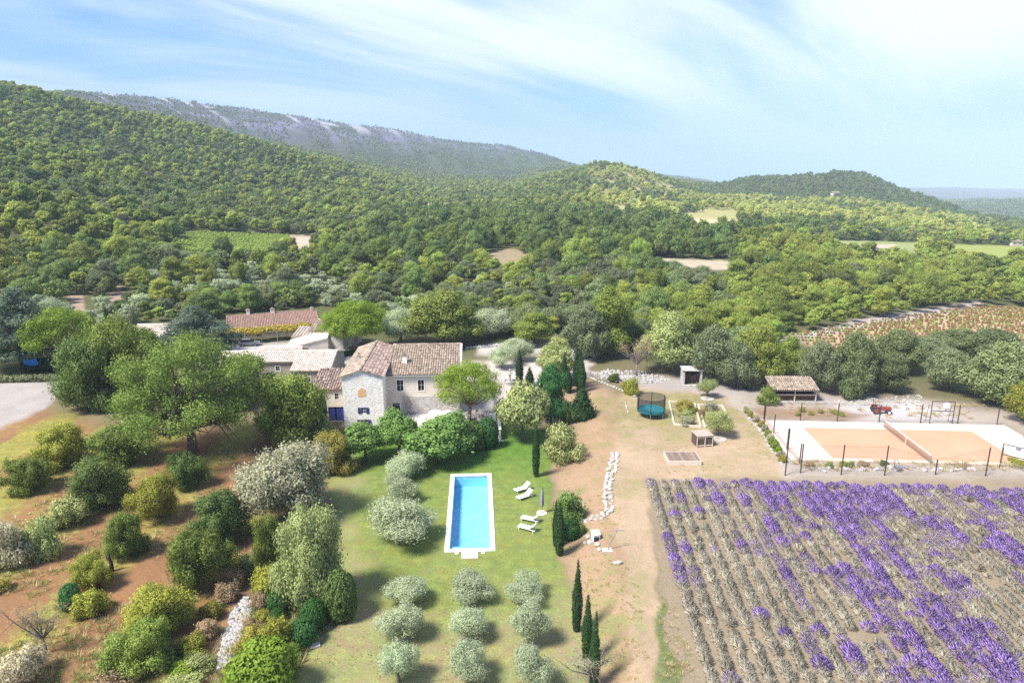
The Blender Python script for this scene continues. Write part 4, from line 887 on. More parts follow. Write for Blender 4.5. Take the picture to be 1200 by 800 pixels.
# ------------------------------------------------------------------ lavender
CROT = math.radians(-3.4)                      # the court and the lavender rows share this direction
def lavender(rs, mode):
    """a cushion of stems with flower spikes: 0 in full flower, 1 half, 2 cut and dry"""
    n = 480; v = []; f = []; a = []; nn = []
    for i in range(n):
        th = rs.rand() * 6.28; ph = math.acos(1 - rs.rand() * .95); d = np.array([math.sin(ph) * math.cos(th), math.sin(ph) * math.sin(th), math.cos(ph) * .85 + .12])
        b = d * np.array([.26, .26, .16]) ; L = (.30 + .2 * rs.rand()) * (.92 if mode == 2 else 1.1); tip = b + d * L; tip[2] += .06
        s = np.cross(d, rs.normal(size=3)); s /= np.linalg.norm(s); w = .0105 + .007 * rs.rand()
        bloom = (mode == 0 and rs.rand() < .92) or (mode == 1 and rs.rand() < .42)
        m = b + (tip - b) * (.45 if bloom else .9); o = len(v); c = (.55 + .45 * rs.rand()) if bloom else .45 * rs.rand()
        v += [b - s * w * .6, b + s * w * .6, m + s * w * .8, m - s * w * .8]; a += [.45 * rs.rand()] * 4; f.append((o, o + 1, o + 2, o + 3))
        o = len(v); k = 1.5 if bloom else .7; v += [m - s * w * .5 * k, tip - (tip - m) * .45 + s * w * -1.1 * k, tip, tip - (tip - m) * .45 + s * w * 1.1 * k]; a += [c] * 4; f.append((o, o + 3, o + 2, o + 1))
        q = d * .55 + np.array([0, 0, .8]) + rs.normal(size=3) * .25; q /= np.linalg.norm(q); nn += [q] * 8
    return raw_mesh('lavender_bush', np.array(v), np.array(f), LAVM, np.array(a), np.array(nn))
def lavmat():
    m, t, out = newmat('lavender'); a = nd(t, 'ShaderNodeAttribute', attribute_name='v'); oi = nd(t, 'ShaderNodeObjectInfo')
    lo = nd(t, 'ShaderNodeMapRange', i={'From Min': 0, 'From Max': .45}); lk(t, a.outputs['Fac'], lo.inputs[0]); hi = nd(t, 'ShaderNodeMapRange', i={'From Min': .55, 'From Max': 1}); lk(t, a.outputs['Fac'], hi.inputs[0])
    stem = mixrgb(t, lo.outputs[0], (.36, .325, .235), (.70, .65, .54)); fl = mixrgb(t, hi.outputs[0], (.21, .12, .40), (.50, .35, .72))
    st = nd(t, 'ShaderNodeMath', operation='GREATER_THAN', i={1: .5}); lk(t, a.outputs['Fac'], st.inputs[0])
    col = mixrgb(t, st.outputs[0], stem, fl); hs = nd(t, 'ShaderNodeHueSaturation'); lk(t, col, hs.inputs['Color'])
    v = nd(t, 'ShaderNodeMapRange', i={'To Min': .75, 'To Max': 1.2}); lk(t, oi.outputs['Random'], v.inputs[0]); lk(t, v.outputs[0], hs.inputs['Value'])
    b = nd(t, 'ShaderNodeBsdfPrincipled', i={'Roughness': .8, 'Specular IOR Level': .1}); lk(t, hs.outputs[0], b.inputs['Base Color'])
    tr = nd(t, 'ShaderNodeBsdfTranslucent'); lk(t, hs.outputs[0], tr.inputs['Color']); mx = nd(t, 'ShaderNodeMixShader', i={0: .25}); lk(t, b.outputs[0], mx.inputs[1]); lk(t, tr.outputs[0], mx.inputs[2])
    lk(t, mx.outputs[0], out.inputs['Surface']); return m
LAVM = lavmat(); rs = np.random.RandomState(9)
LV = [lavender(rs, m) for m in (0, 0, 1, 1, 2, 2)]
lp, ls, li, lb = [], [], [], []
o0 = gz(757, 563, 1.5); ca, sa = math.cos(CROT), math.sin(CROT)
for i in range(54):
    for j in range(73):
        u = .5 + i * 1.42 + rs.normal() * .05; w = -.4 - j * .6 + rs.normal() * .08
        x = o0[0] + u * ca - w * sa; y = o0[1] + u * sa + w * ca
        if y < 33: continue
        px, py, dp = proj(x, y, 1.5)
        if px > 1300: continue
        if rs.rand() < .03: continue
        t1 = fbm(np.array(u / 3.0), np.array(w / 4.5), 131) ; t2 = vnoise(np.array(i * 1.7), np.array(w / 5), 135)
        far = sstep(655, 560, py) ; right = sstep(800, 930, px); diag = math.exp(-((px - (930 + (py - 560) * .95)) / 75) ** 2) * .9 + math.exp(-((px - (1150 + (py - 560) * .3)) / 70) ** 2) * .35
        pb = .13 + far * right * .34 + diag * .26 + (t1 - .5) * .6 + (t2 - .5) * 1.1 + rs.normal() * .12 - .2 * sstep(640, 760, py) * sstep(1000, 850, px) + .08 * right + (.22 if i == 0 and j % 4 < 2 else 0) + (.35 if j == 0 else 0)
        mode = 0 if pb > .56 else (1 if pb > .30 + rs.rand() * .08 else 2)
        if mode == 2 and rs.rand() < .035: mode = 0
        bare = fbm(np.array(u / 5 + 9), np.array(w / 7 + 3), 141)
        if bare < .27 and rs.rand() < .5: continue
        s = np.clip(rs.normal(1.0, .12), .65, 1.3) * (1.04 if mode == 0 else .95)
        lp.append((x, y, float(hz(x, y)) - .03)); ls.append((s * .92, s * 1.0, s * (.9 if mode else 1.0))); li.append(mode * 2 + rs.randint(2)); lb.append((px, py, dp))
lp, ls, li, lb = np.array(lp), np.array(ls), np.array(li), np.array(lb)
vis = (lb[:, 0] < 1195) & (lb[:, 1] < 792)
order = np.argsort(lb[:, 2] + (~vis) * 1e6)[:300]
LN = {0: 'purple flowering lavender bush in a row of the near lavender field', 1: 'half-faded lavender bush with sparse purple spikes in a row of the near lavender field', 2: 'cut straw-grey lavender bush in a row of the near lavender field'}
for k in order:
    o = link('lavender_bush', LV[li[k]]); o.location = lp[k]; o.scale = ls[k]; o.rotation_euler = (0, 0, CROT + rs.randint(2) * math.pi + rs.normal() * .06); md = int(li[k]) // 2
    tag(o, LN[md], 'lavender', LN[md].replace(' bush', ' bushes').replace(' a row', ' rows'))
m = np.ones(len(lp), bool); m[order] = False
stuff('lavender_field', 'purple and straw-grey lavender rows stretching to the tennis court', 'lavender', lp[m], ls[m], CROT + rs.randint(0, 2, int(m.sum())) * math.pi + rs.normal(size=int(m.sum())) * .06, li[m], LV)
print('lavender', len(lp))

# ------------------------------------------------------------------ vine rows and tufts
def tuft(rs, mat, n=22, h=.35, r=.22):
    v, f, a, nn = [], [], [], []
    for i in range(n):
        th = rs.rand() * 6.28; q = rs.rand() ** .5 * r; b = np.array([q * math.cos(th), q * math.sin(th), -.03]); t = b * 1.9 + np.array([0, 0, h * (.5 + .7 * rs.rand())]); s = np.array([-math.sin(th), math.cos(th), 0]) * .028
        o = len(v); v += [b - s, b + s, t + s * .2, t - s * .2]; f.append((o, o + 1, o + 2, o + 3)); a += [rs.rand()] * 4; nn += [np.array([math.cos(th) * .15, math.sin(th) * .15, .97])] * 4
    return raw_mesh('tuft', np.array(v), np.array(f), mat, np.array(a))
rs = np.random.RandomState(5)
TF = [tuft(rs, PAL['drygrass']), tuft(rs, PAL['drygrass'], 30, .5, .3), tuft(rs, PAL['grass'], 26, .25, .25), tuft(rs, PAL['grass'], 34, .4, .32), tuft(rs, PAL['dry'], 20, .3, .25)]
tp, ts_, ti = [], [], []
def sow(poly, n, kinds, smin=.5, smax=1.3, patch=(.0, 4)):
    poly = np.array(poly, float); lo, hi = poly.min(0), poly.max(0); c = 0; tries = 0
    while c < n and tries < n * 8:
        tries += 1
        px, py = rs.uniform(lo[0], hi[0]), hi[1] - (hi[1] - lo[1]) * rs.rand()
        if polymask(np.array([px]), np.array([py]), poly, .01)[0] < .5: continue
        p = gz(px, py, 1.0)
        p[2] = float(hz(p[0], p[1]))
        if fbm(np.array([p[0] / patch[1]]), np.array([p[1] / patch[1]]), 151)[0] < patch[0]: continue
        tp.append(p); s = rs.uniform(smin, smax); ts_.append((s, s, s * rs.uniform(.7, 1.2))); ti.append(kinds[rs.randint(len(kinds))]); c += 1
sow([(-30, 800), (-30, 560), (60, 520), (330, 520), (300, 660), (230, 800)], 2000, (0, 0, 1, 3, 2, 2), .4, 1.1, (.48, 4))
sow([(648, 480), (735, 470), (725, 600), (770, 800), (700, 800), (660, 640)], 380, (0, 0, 2), .3, .7, (.46, 3))
sow([(730, 450), (900, 460), (920, 555), (760, 560)], 260, (0, 0, 2), .3, .7, (.46, 4))
sow([(770, 700), (790, 720), (815, 800), (775, 800)], 80, (2, 1, 0, 0), .3, .8)
sow([(400, 690), (660, 690), (700, 800), (350, 800)], 300, (0, 2, 0), .25, .55, (.5, 3))
sow([(900, 470), (1200, 480), (1200, 495), (930, 492)], 200, (0, 4, 1), .5, 1.2, (.45, 4))
sow([(930, 543), (1200, 545), (1200, 557), (930, 556)], 260, (0, 1, 4), .5, 1.2)
sow([(240, 800), (300, 680), (345, 620), (390, 640), (380, 720), (330, 800)], 420, (1, 3, 4, 0), .7, 1.6)
stuff('grass_tufts', 'scattered dry and green grass tufts on the open ground', 'grass', tp, ts_, rs.rand(len(tp)) * 6.28, ti, TF)
vm = [crownmesh('vine', np.random.RandomState(3 + k), [(0, 0, .55, .5, .5, .45)], PAL[pl], clumps=40, per=5, leaf=.17, spread=.3, aspect=.6, shell=.3, lump=.3) for k, pl in enumerate(('vinebrown', 'vinebrown', 'vinegreen', 'vinegreen'))]
def vines(name, label, poly, ang, drow, dp, kinds, sc):
    poly = np.array(poly, float); pts = np.array([at(a, b) for a, b in poly]); c = pts.mean(0); ca, sa = math.cos(ang), math.sin(ang); P = []
    R = np.abs(pts[:, :2] - c[:2]).max() * 1.5
    u, w = np.meshgrid(np.arange(-R, R, dp), np.arange(-R, R, drow)); u = u.ravel() + rs.normal(0, .12, u.size); w = w.ravel() + rs.normal(0, .08, w.size)
    x = c[0] + u * ca - w * sa; y = c[1] + u * sa + w * ca; z = hz(x, y); px, py, _ = proj(x, y, z); ok = (polymask(px, py, poly, .01) > .5) & (rs.rand(len(x)) < .9)
    n = int(ok.sum()); s = rs.uniform(.75, 1.15, n) * sc
    stuff(name, label, 'vines', np.stack([x, y, z], 1)[ok], np.stack([s, s, s], 1), rs.rand(n) * 6.28, np.array(kinds)[rs.randint(0, len(kinds), n)], vm)
vines('vineyard_rows', 'brown autumn vine rows on the bare field behind the court trees', FIELDS['vineyard'], math.radians(-7), 3.2, .75, (0, 1, 0, 1, 2), .55)
vines('green_vine_rows', 'green vine rows in the clearing at the foot of the left hill', FIELDS['vine_green'], math.radians(80), 2.4, 1.2, (2, 3), 1.1)
# ------------------------------------------------------------------ building materials
M = {
 'stone_white': stonewall('white_rubble_stone', (.70, .64, .57), (.90, .86, .79), (.82, .77, .70), 2.6, .1),
 'stone_grey': stonewall('grey_rubble_stone', (.34, .32, .30), (.62, .58, .54), (.52, .48, .44), 3.0),
 'render_pale': surf('pale_lime_render', (.62, .53, .43), (.74, .66, .56), .92, .9, .25),
 'render_white': surf('white_lime_render', (.76, .69, .62), (.86, .80, .74), .92, .8, .2),
 'render_grey': surf('grey_brown_render', (.28, .24, .20), (.42, .37, .31), .93, .8, .3),
 'trim': surf('pale_stone_trim', (.70, .66, .60), (.82, .78, .73), .85, 4, .15),
 'tile': surf('mottled_clay_tiles', (.22, .16, .115), (.42, .335, .26), .9, 2.2, .2, piece=.45),
 'tile_brown': surf('brown_clay_tiles', (.19, .125, .10), (.42, .32, .265), .9, 1.6, .2, piece=.55),
 'tile_pale': surf('bleached_clay_tiles', (.52, .43, .345), (.74, .65, .55), .9, 1.5, .2, piece=.25),
 'tile_red': surf('red_clay_tiles', (.25, .145, .11), (.36, .235, .18), .9, 1.5, .2, piece=.2),
 'blue': surf('blue_shutter_paint', (.025, .035, .16), (.04, .055, .22), .55, 5, .05),
 'ochre': surf('ochre_infill', (.62, .33, .15), (.72, .45, .24), .9, 3, .2),
 'wood': surf('weathered_wood', (.26, .20, .16), (.40, .33, .28), .85, 4, .2, piece=.2),
 'wood_brown': surf('brown_deck_boards', (.17, .12, .09), (.27, .20, .155), .85, 3, .2, piece=.25),
 'wood_dark': surf('dark_wood', (.09, .06, .045), (.16, .11, .085), .85, 4, .2, piece=.25),
 'wood_pale': surf('pale_timber', (.50, .42, .33), (.66, .57, .47), .85, 4, .2, piece=.12),
 'white': surf('white_plastic', (.80, .80, .79), (.86, .86, .85), .5, 3, .03),
 'white_stone': surf('white_limestone', (.33, .305, .27), (.52, .485, .44), .9, 2.5, .5, piece=.15),
 'rock': surf('grey_limestone', (.24, .225, .215), (.46, .44, .42), .9, 2, .5, piece=.3),
 'coping': surf('pale_pool_coping', (.78, .76, .74), (.86, .85, .83), .75, 3, .1, piece=.03),
 'salmon': surf('salmon_paving', (.60, .42, .35), (.70, .52, .44), .85, 3, .15),
 'pave': surf('pale_terrace_paving', (.50, .44, .40), (.62, .56, .51), .85, 1.2, .15),
 'steel': surf('dark_steel_post', (.045, .035, .032), (.085, .07, .065), .6, 8, .05, metal=.3),
 'grey_metal': surf('grey_metal', (.30, .31, .33), (.40, .41, .43), .45, 8, .03, metal=.6),
 'grey_cloth': surf('grey_canvas', (.23, .22, .27), (.33, .32, .38), .9, 6, .2),
 'blue_cloth': surf('blue_canvas', (.03, .03, .22), (.05, .06, .32), .9, 6, .2),
 'tarp': surf('bright_blue_tarp', (.02, .17, .62), (.04, .25, .75), .5, 4, .1),
 'apron': surf('pale_court_apron', (.54, .44, .37), (.60, .505, .435), .9, .25, .05),
 'clay': surf('orange_court_surface', (.47, .25, .15), (.525, .295, .185), .9, .2, .05),
 'line': surf('worn_court_line', (.50, .32, .21), (.56, .39, .28), .9, 1, 0),
 'red': surf('tractor_red_paint', (.22, .03, .02), (.30, .05, .035), .45, 4, .03),
 'tyre': surf('black_rubber', (.018, .018, .018), (.035, .035, .035), .85, 8, .1),
 'teal': surf('teal_trampoline_mat', (.02, .22, .25), (.035, .30, .33), .7, 5, .05),
 'black': surf('black_plastic', (.015, .015, .018), (.03, .03, .033), .6, 5, .05),
 'car': surf('grey_car_paint', (.22, .24, .27), (.26, .28, .31), .3, 3, 0, metal=.4, spec=.5),
 'char': surf('charred_wood', (.02, .016, .013), (.06, .05, .04), .95, 6, .4),
}
def glassmat(name, c, rough=.08):
    m, t, out = newmat(name); b = nd(t, 'ShaderNodeBsdfPrincipled', i={'Base Color': c + (1,), 'Roughness': rough, 'Specular IOR Level': .6}); lk(t, b.outputs[0], out.inputs['Surface']); return m
M['glass'] = glassmat('dark_window_glass', (.012, .014, .018))
def netmat(name, c, alpha):
    m, t, out = newmat(name); b = nd(t, 'ShaderNodeBsdfDiffuse', i={'Color': c + (1,)}); tr = nd(t, 'ShaderNodeBsdfTransparent'); mx = nd(t, 'ShaderNodeMixShader', i={0: alpha})
    lk(t, tr.outputs[0], mx.inputs[1]); lk(t, b.outputs[0], mx.inputs[2]); lk(t, mx.outputs[0], out.inputs['Surface']); return m
M['mesh'] = netmat('fine_fence_mesh', (.30, .24, .22), .10)
M['mesh2'] = netmat('pink_windbreak_mesh', (.45, .33, .29), .34)
M['tnet'] = netmat('tennis_net_mesh', (.33, .22, .16), .48)
M['pnet'] = netmat('trampoline_net', (.02, .02, .04), .52)
def watermat():
    m, t, out = newmat('pool_water'); co = nd(t, 'ShaderNodeTexCoord')
    n = nd(t, 'ShaderNodeTexNoise', i={'Scale': 2.2, 'Detail': 3.0}); lk(t, co.outputs['Object'], n.inputs['Vector']); bp = nd(t, 'ShaderNodeBump', i={'Strength': .5, 'Distance': .06}); lk(t, n.outputs[0], bp.inputs['Height'])
    fr = nd(t, 'ShaderNodeFresnel', i={'IOR': 1.33}); lk(t, bp.outputs[0], fr.inputs['Normal'])
    tr = nd(t, 'ShaderNodeBsdfTransparent', i={'Color': (.62, .88, .97, 1)}); gl = nd(t, 'ShaderNodeBsdfGlossy', i={'Roughness': .06}); lk(t, bp.outputs[0], gl.inputs['Normal'])
    mx = nd(t, 'ShaderNodeMixShader'); lk(t, fr.outputs[0], mx.inputs[0]); lk(t, tr.outputs[0], mx.inputs[1]); lk(t, gl.outputs[0], mx.inputs[2]); lk(t, mx.outputs[0], out.inputs['Surface']); return m
M['water'] = watermat()
M['basin'] = surf('pale_blue_pool_lining', (.40, .68, .87), (.52, .78, .93), .6, .8, 0)

# ------------------------------------------------------------------ building helpers (local frame of a house: x along the front, y away from it)
def wall(parent, p0, p1, z0, z1, ops, mat, name='wall', apex=None, t=.25):
    """a wall seen from the right-hand side of p0->p1, with real openings (u0,u1,z0,z1) and reveals; apex = (u, z) of a gable"""
    p0 = Vector((p0[0], p0[1], 0)); p1 = Vector((p1[0], p1[1], 0)); d = p1 - p0; L = d.length; d.normalize(); nrm = Vector((d.y, -d.x, 0))
    us = sorted({0, L, *[q for o in ops for q in o[:2]]}); zs = sorted({z0, z1, *[q for o in ops for q in o[2:4]]}); mb = MB()
    P = lambda u, z, dep=0: p0 + d * u + Vector((0, 0, z)) - nrm * dep
    for i in range(len(us) - 1):
        for j in range(len(zs) - 1):
            um, zm_ = (us[i] + us[i + 1]) / 2, (zs[j] + zs[j + 1]) / 2
            if any(o[0] < um < o[1] and o[2] < zm_ < o[3] for o in ops): continue
            mb.add([P(us[i], zs[j]), P(us[i + 1], zs[j]), P(us[i + 1], zs[j + 1]), P(us[i], zs[j + 1])], [(0, 1, 2, 3)], .5)
    for o in ops:
        a, b, c, e = o[:4]
        for q in ([(a, c), (a, e)], [(a, e), (b, e)], [(b, e), (b, c)], [(b, c), (a, c)]):
            mb.add([P(*q[0]), P(*q[1]), P(*q[1], t), P(*q[0], t)], [(0, 1, 2, 3)], .5)
    if apex: mb.add([P(0, z1), P(L, z1), P(apex[0], apex[1])], [(0, 1, 2)], .5)
    return mb.build(name, mat, parent), P
def window(parent, P, o, shutters=None, surround=True, bars=True, name='window', glass='glass'):
    a, b, c, e = o
    if surround:
        mb = MB(); w = .16
        def bx(u0, u1, v0, v1):
            q = [P(u0, v0, -.035), P(u1, v0, -.035), P(u1, v1, -.035), P(u0, v1, -.035), P(u0, v0, .1), P(u1, v0, .1), P(u1, v1, .1), P(u0, v1, .1)]
            mb.add(q, [(0, 1, 2, 3), (0, 4, 5, 1), (1, 5, 6, 2), (2, 6, 7, 3), (3, 7, 4, 0)], .5)
        bx(a - w, a, c - w, e + w); bx(b, b + w, c - w, e + w); bx(a, b, e, e + w); bx(a, b, c - w, c)
        f = mb.build(name, M['trim'], parent)
    else:
        mb = MB(); mb.add([P(a, c, .2), P(b, c, .2), P(b, e, .2), P(a, e, .2)], [(0, 1, 2, 3)]); f = mb.build(name, M['wood_dark'], parent)
    mb = MB(); mb.add([P(a, c, .17), P(b, c, .17), P(b, e, .17), P(a, e, .17)], [(0, 1, 2, 3)]); mb.build('pane', M[glass], f)
    if bars:
        mb = MB(); m = (a + b) / 2
        mb.bar(P(m, c, .15), P(m, e, .15), .06, .04); mb.bar(P(a, (c + e) / 2, .15), P(b, (c + e) / 2, .15), .05, .04); mb.build('glazing_bar', M['trim'], f)
    if shutters:
        w = shutters
        for u0, u1 in ((a - w - .04, a - .04), (b + .04, b + w + .04)):
            mb = MB(); q = [P(u0, c, -.07), P(u1, c, -.07), P(u1, e, -.07), P(u0, e, -.07), P(u0, c, -.04), P(u1, c, -.04), P(u1, e, -.04), P(u0, e, -.04)]
            mb.add(q, [(0, 1, 2, 3), (0, 4, 5, 1), (1, 5, 6, 2), (2, 6, 7, 3), (3, 7, 4, 0)])
            for k in range(1, 4):
                z = c + (e - c) * k / 4; mb.bar(P(u0, z, -.085), P(u1, z, -.085), .05, .03)
            mb.build('shutter', M['blue'], f)
    return f
def tiles(parent, A, B, C_, D, mat, pitch=.34, course=.55):
    """a roof slope A-B (eave) to D-C (ridge): a slab and rows of round clay tiles"""
    A, B, C_, D = map(Vector, (A, B, C_, D)); n = (B - A).cross(D - A).normalized()
    slab = MB(); th = n * .14; slab.add([A, B, C_, D, A - th, B - th, C_ - th, D - th], [(0, 1, 2, 3), (7, 6, 5, 4), (0, 4, 5, 1), (1, 5, 6, 2), (2, 6, 7, 3), (3, 7, 4, 0)], .4)
    r = slab.build('roof', mat, parent)
    nc = max(3, int((B - A).length / pitch)); nr = max(2, int((D - A).length / course)); rs_ = np.random.RandomState(int(abs(A.x * 37 + B.y * 11 + C_.z * 97)) % 9999)
    ang = [math.pi * k / 4 for k in range(5)]; v = []; f = []; at_ = []
    def pt(s, t): return (A.lerp(B, s)).lerp(D.lerp(C_, s), t)
    e = (B - A).normalized()
    for i in range(nc):
        s = (i + .5) / nc; wob = rs_.normal() * .012
        for j in range(nr):
            t0, t1 = j / nr, min(1.0, (j + 1.12) / nr); c0 = pt(s, t0) + n * (.045 + rs_.rand() * .02); c1 = pt(s, t1) + n * .015; w0 = pitch * .44; o = len(v); col = float(np.clip(rs_.normal(.5, .26), 0, 1))
            c0 = c0 + e * (wob + rs_.normal() * .008)
            for c, w in ((c0, w0), (c1, w0 * .85)):
                for a in ang: v.append(c + e * (-math.cos(a) * w) + n * (math.sin(a) * w * .8)); at_.append(col)
            f += [(o + k, o + k + 1, o + 6 + k, o + 5 + k) for k in range(4)]
    me = raw_mesh('tile_rows', np.array([tuple(q) for q in v]), np.array(f)[:, ::-1], mat, np.array(at_)); tag(link('tile_rows', me, r), kind='stuff')
    return r
def ridge_cap(parent, A, B, mat):
    A, B = Vector(A), Vector(B); n = max(2, int((B - A).length / .5)); mb = MB()
    for k in range(n):
        a = A.lerp(B, k / n); b = A.lerp(B, (k + 1.1) / n); mb.tube([a, b], [.19, .165], 7, False)
    return mb.build('ridge_tiles', mat, parent)
def chimney(parent, x, y, z, w=.6, h=1.3, mat='render_white'):
    mb = MB(); mb.box(x - w / 2, x + w / 2, y - w / 2, y + w / 2, z - .6, z + h); c = mb.build('chimney', M[mat], parent)
    mb = MB(); mb.box(x - w / 2 - .07, x + w / 2 + .07, y - w / 2 - .07, y + w / 2 + .07, z + h, z + h + .1); mb.box(x - w / 4, x + w / 4, y - w / 4, y + w / 4, z + h + .1, z + h + .35); mb.build('chimney_cap', M['tile'], c)
def simple_house(name, label, loc, rz, W_, Dp, z0, eave, ridge, wallm, roofm, wins=(), mono=False, chim=(), cat='house', door=None, pitch=.34, rear=None):
    """front wall at local y=0; gabled with the ridge along the front, or a mono-pitch rising to the back"""
    E_ = empty(name, loc, rz, label, cat); ops = list(wins) + ([door] if door else [])
    _, P = wall(E_, (0, 0), (W_, 0), z0, eave, ops, M[wallm])
    for o in wins: window(E_, P, o)
    if door: window(E_, P, door, name='door', bars=False)
    back = ridge if mono else (rear or eave); ry = Dp if mono else Dp / 2
    for (a, b), flip in ((((W_, 0), (W_, Dp)), 0), (((0, Dp), (0, 0)), 1)):
        mb = MB(); x = a[0]
        q = [(x, 0, z0), (x, Dp, z0), (x, Dp, back), (x, ry, ridge), (x, 0, eave)] if not mono else [(x, 0, z0), (x, Dp, z0), (x, Dp, ridge), (x, 0, eave)]
        mb.add(q, [tuple(range(len(q))) if not flip else tuple(range(len(q)))[::-1]], .5); mb.build('wall', M[wallm], E_)
    mb = MB(); mb.add([(W_, Dp, z0), (0, Dp, z0), (0, Dp, back), (W_, Dp, back)], [(0, 1, 2, 3)], .5); mb.build('wall', M[wallm], E_)
    sl = (ridge - eave) / ry; ov = .35
    tiles(E_, (-.2, -ov, eave - sl * ov + .16), (W_ + .2, -ov, eave - sl * ov + .16), (W_ + .2, ry, ridge + .16), (-.2, ry, ridge + .16), M[roofm], pitch)
    if not mono:
        s2 = (ridge - back) / (Dp - ry)
        tiles(E_, (W_ + .2, Dp + ov, back - s2 * ov + .16), (-.2, Dp + ov, back - s2 * ov + .16), (-.2, ry, ridge + .16), (W_ + .2, ry, ridge + .16), M[roofm], pitch)
        ridge_cap(E_, (-.2, ry, ridge + .2), (W_ + .2, ry, ridge + .2), M[roofm])
    for c in chim: chimney(E_, *c)
    return E_

# ------------------------------------------------------------------ the main house
def main_house():
    E_ = empty('stone_house', (-24.85, 95.3, 0), HROT, 'large stone house with a white gabled block and a long tiled wing', 'house')
    W_, L_, ev, rd = 5.9, 17.0, 8.8, 9.75; mx = W_ / 2 - .1
    w1 = (2.55, 3.25, 3.15, 4.1); w2 = (2.35, 3.45, 1.2, 2.2)
    _, P = wall(E_, (0, 0), (W_, 0), -.5, ev, [w1, w2], M['stone_white'], apex=(mx, rd)); window(E_, P, w1, .42, False); window(E_, P, w2, .42, False)
    mb = MB(); q = [P(u, z, -.03) for u, z in ((2.25, 5.75), (3.4, 5.75), (3.4, 6.75), (2.82, 7.15), (2.25, 6.75))]; q2 = [P(u, z, .02) for u, z in ((2.25, 5.75), (3.4, 5.75), (3.4, 6.75), (2.82, 7.15), (2.25, 6.75))]
    mb.add(q + q2, [(0, 1, 2, 3, 4)] + [(k, k + 5, (k + 1) % 5 + 5, (k + 1) % 5) for k in range(5)]); tag(mb.build('niche', M['ochre'], E_), 'ochre bricked-up niche high on the white gable')
    wall(E_, (W_, 0), (W_, L_), -.5, ev, [], M['render_white']); wall(E_, (0, L_), (0, 0), -.5, ev, [], M['render_white'])
    wall(E_, (W_, L_), (0, L_), -.5, ev, [], M['stone_white'], apex=(W_ - mx, rd))
    sl = (rd - ev) / mx; o = .3; oz = .17
    tiles(E_, (W_ + o, -.25, ev - sl * o + oz), (W_ + o, L_ + .2, ev - sl * o + oz), (mx, L_ + .2, rd + oz), (mx, -.25, rd + oz), M['tile_brown'], .36, .5)  # right slope in the browner tiles
    tiles(E_, (-o, L_ + .2, ev - sl * o + oz), (-o, -.25, ev - sl * o + oz), (mx, -.25, rd + oz), (mx, L_ + .2, rd + oz), M['tile'], .36, .5)
    ridge_cap(E_, (mx, -.25, rd + .22), (mx, L_ + .2, rd + .22), M['tile'])
    chimney(E_, 1.3, 7.5, 9.3, .55, .8, 'stone_grey')
    # wing on the right: front wall on the terrace
    x0, x1, y0, ry, y1, e2, r2, e3 = W_ + .01, 16.9, 4.1, 13.2, 18.0, 7.75, 10.05, 8.9
    wa, wb, dr = (1.55, 2.5, 5.25, 6.95), (4.75, 5.65, 5.25, 6.95), (.75, 1.85, 1.4, 3.35)
    _, P = wall(E_, (x0, y0), (x1, y0), -.4, e2, [wa, wb, dr], M['render_pale']); window(E_, P, wa); window(E_, P, wb); window(E_, P, dr, surround=True, bars=False, name='door')
    wall(E_, (x1, y0), (x1, y1), -.4, e3, [], M['render_white']); wall(E_, (x1, y1), (x0, y1), -.4, e3, [], M['render_white'])
    mb = MB(); mb.add([(x1, y0, e2), (x1, y1, e3), (x1, ry, r2)], [(0, 1, 2)], .5); mb.add([(x1, y0, e2), (x1, y1, e2), (x1, y1, e3)], [(0, 1, 2)], .5); mb.build('wall', M['render_white'], E_)
    mb = MB(); mb.box(x0 + 3.4, x1 + .0, y0 - .12, y0 - .01, -.2, 4.35); tag(mb.build('stone_base', M['stone_grey'], E_), 'grey rubble lower wall of the wing')
    mb = MB(); mb.box(x0 + 2.55, x0 + 3.1, y0 - .5, y0 - .01, -.2, 4.5); mb.build('buttress', M['render_grey'], E_)
    sl2 = (r2 - e2) / (ry - y0); sl3 = (r2 - e3) / (y1 - ry)
    tiles(E_, (x0 + .05, y0 - .35, e2 - sl2 * .35 + .16), (x1 + .2, y0 - .35, e2 - sl2 * .35 + .16), (x1 + .2, ry, r2 + .16), (x0 + .05, ry, r2 + .16), M['tile'], .36, .5)
    tiles(E_, (x1 + .2, y1 + .3, e3 - sl3 * .3 + .16), (x0 + .05, y1 + .3, e3 - sl3 * .3 + .16), (x0 + .05, ry, r2 + .16), (x1 + .2, ry, r2 + .16), M['tile'], .36, .5)
    ridge_cap(E_, (x0 + .1, ry, r2 + .22), (x1 + .2, ry, r2 + .22), M['tile'])
    mb = MB(); mb.add([(x1 + .15, y0 - .4, e2 + .12), (x1 + .42, y0 - .4, e2 + .12), (x1 + .42, ry, r2 + .3), (x1 + .15, ry, r2 + .3)], [(0, 1, 2, 3)]); mb.add([(x1 + .42, y0 - .4, e2 - .1), (x1 + .42, ry, r2 + .05), (x1 + .42, ry, r2 + .3), (x1 + .42, y0 - .4, e2 + .12)], [(0, 1, 2, 3)]); mb.build('verge', M['trim'], E_)
    chimney(E_, x0 + 2.5, y0 + 3.4, 8.75, .7, 1.2, 'render_white')
    mb = MB(); mb.tube([(x0 + .3, y0 - .42, e2 - .02), (x1, y0 - .42, e2 - .02)], .07, 6); mb.build('gutter', M['grey_metal'], E_)
    # low annex on the left with the blue doorway
    ax, ay, ae, ar, ad_ = -5.75, 5.6, 5.05, 6.5, 6.6
    wn_, ar_ = (3.35, 3.95, 3.55, 4.5), (2.2, 4.7, -.3, 2.3)
    _, P = wall(E_, (ax, ay), (0, ay), -.6, ae, [wn_, ar_], M['render_pale']); window(E_, P, wn_, bars=True)
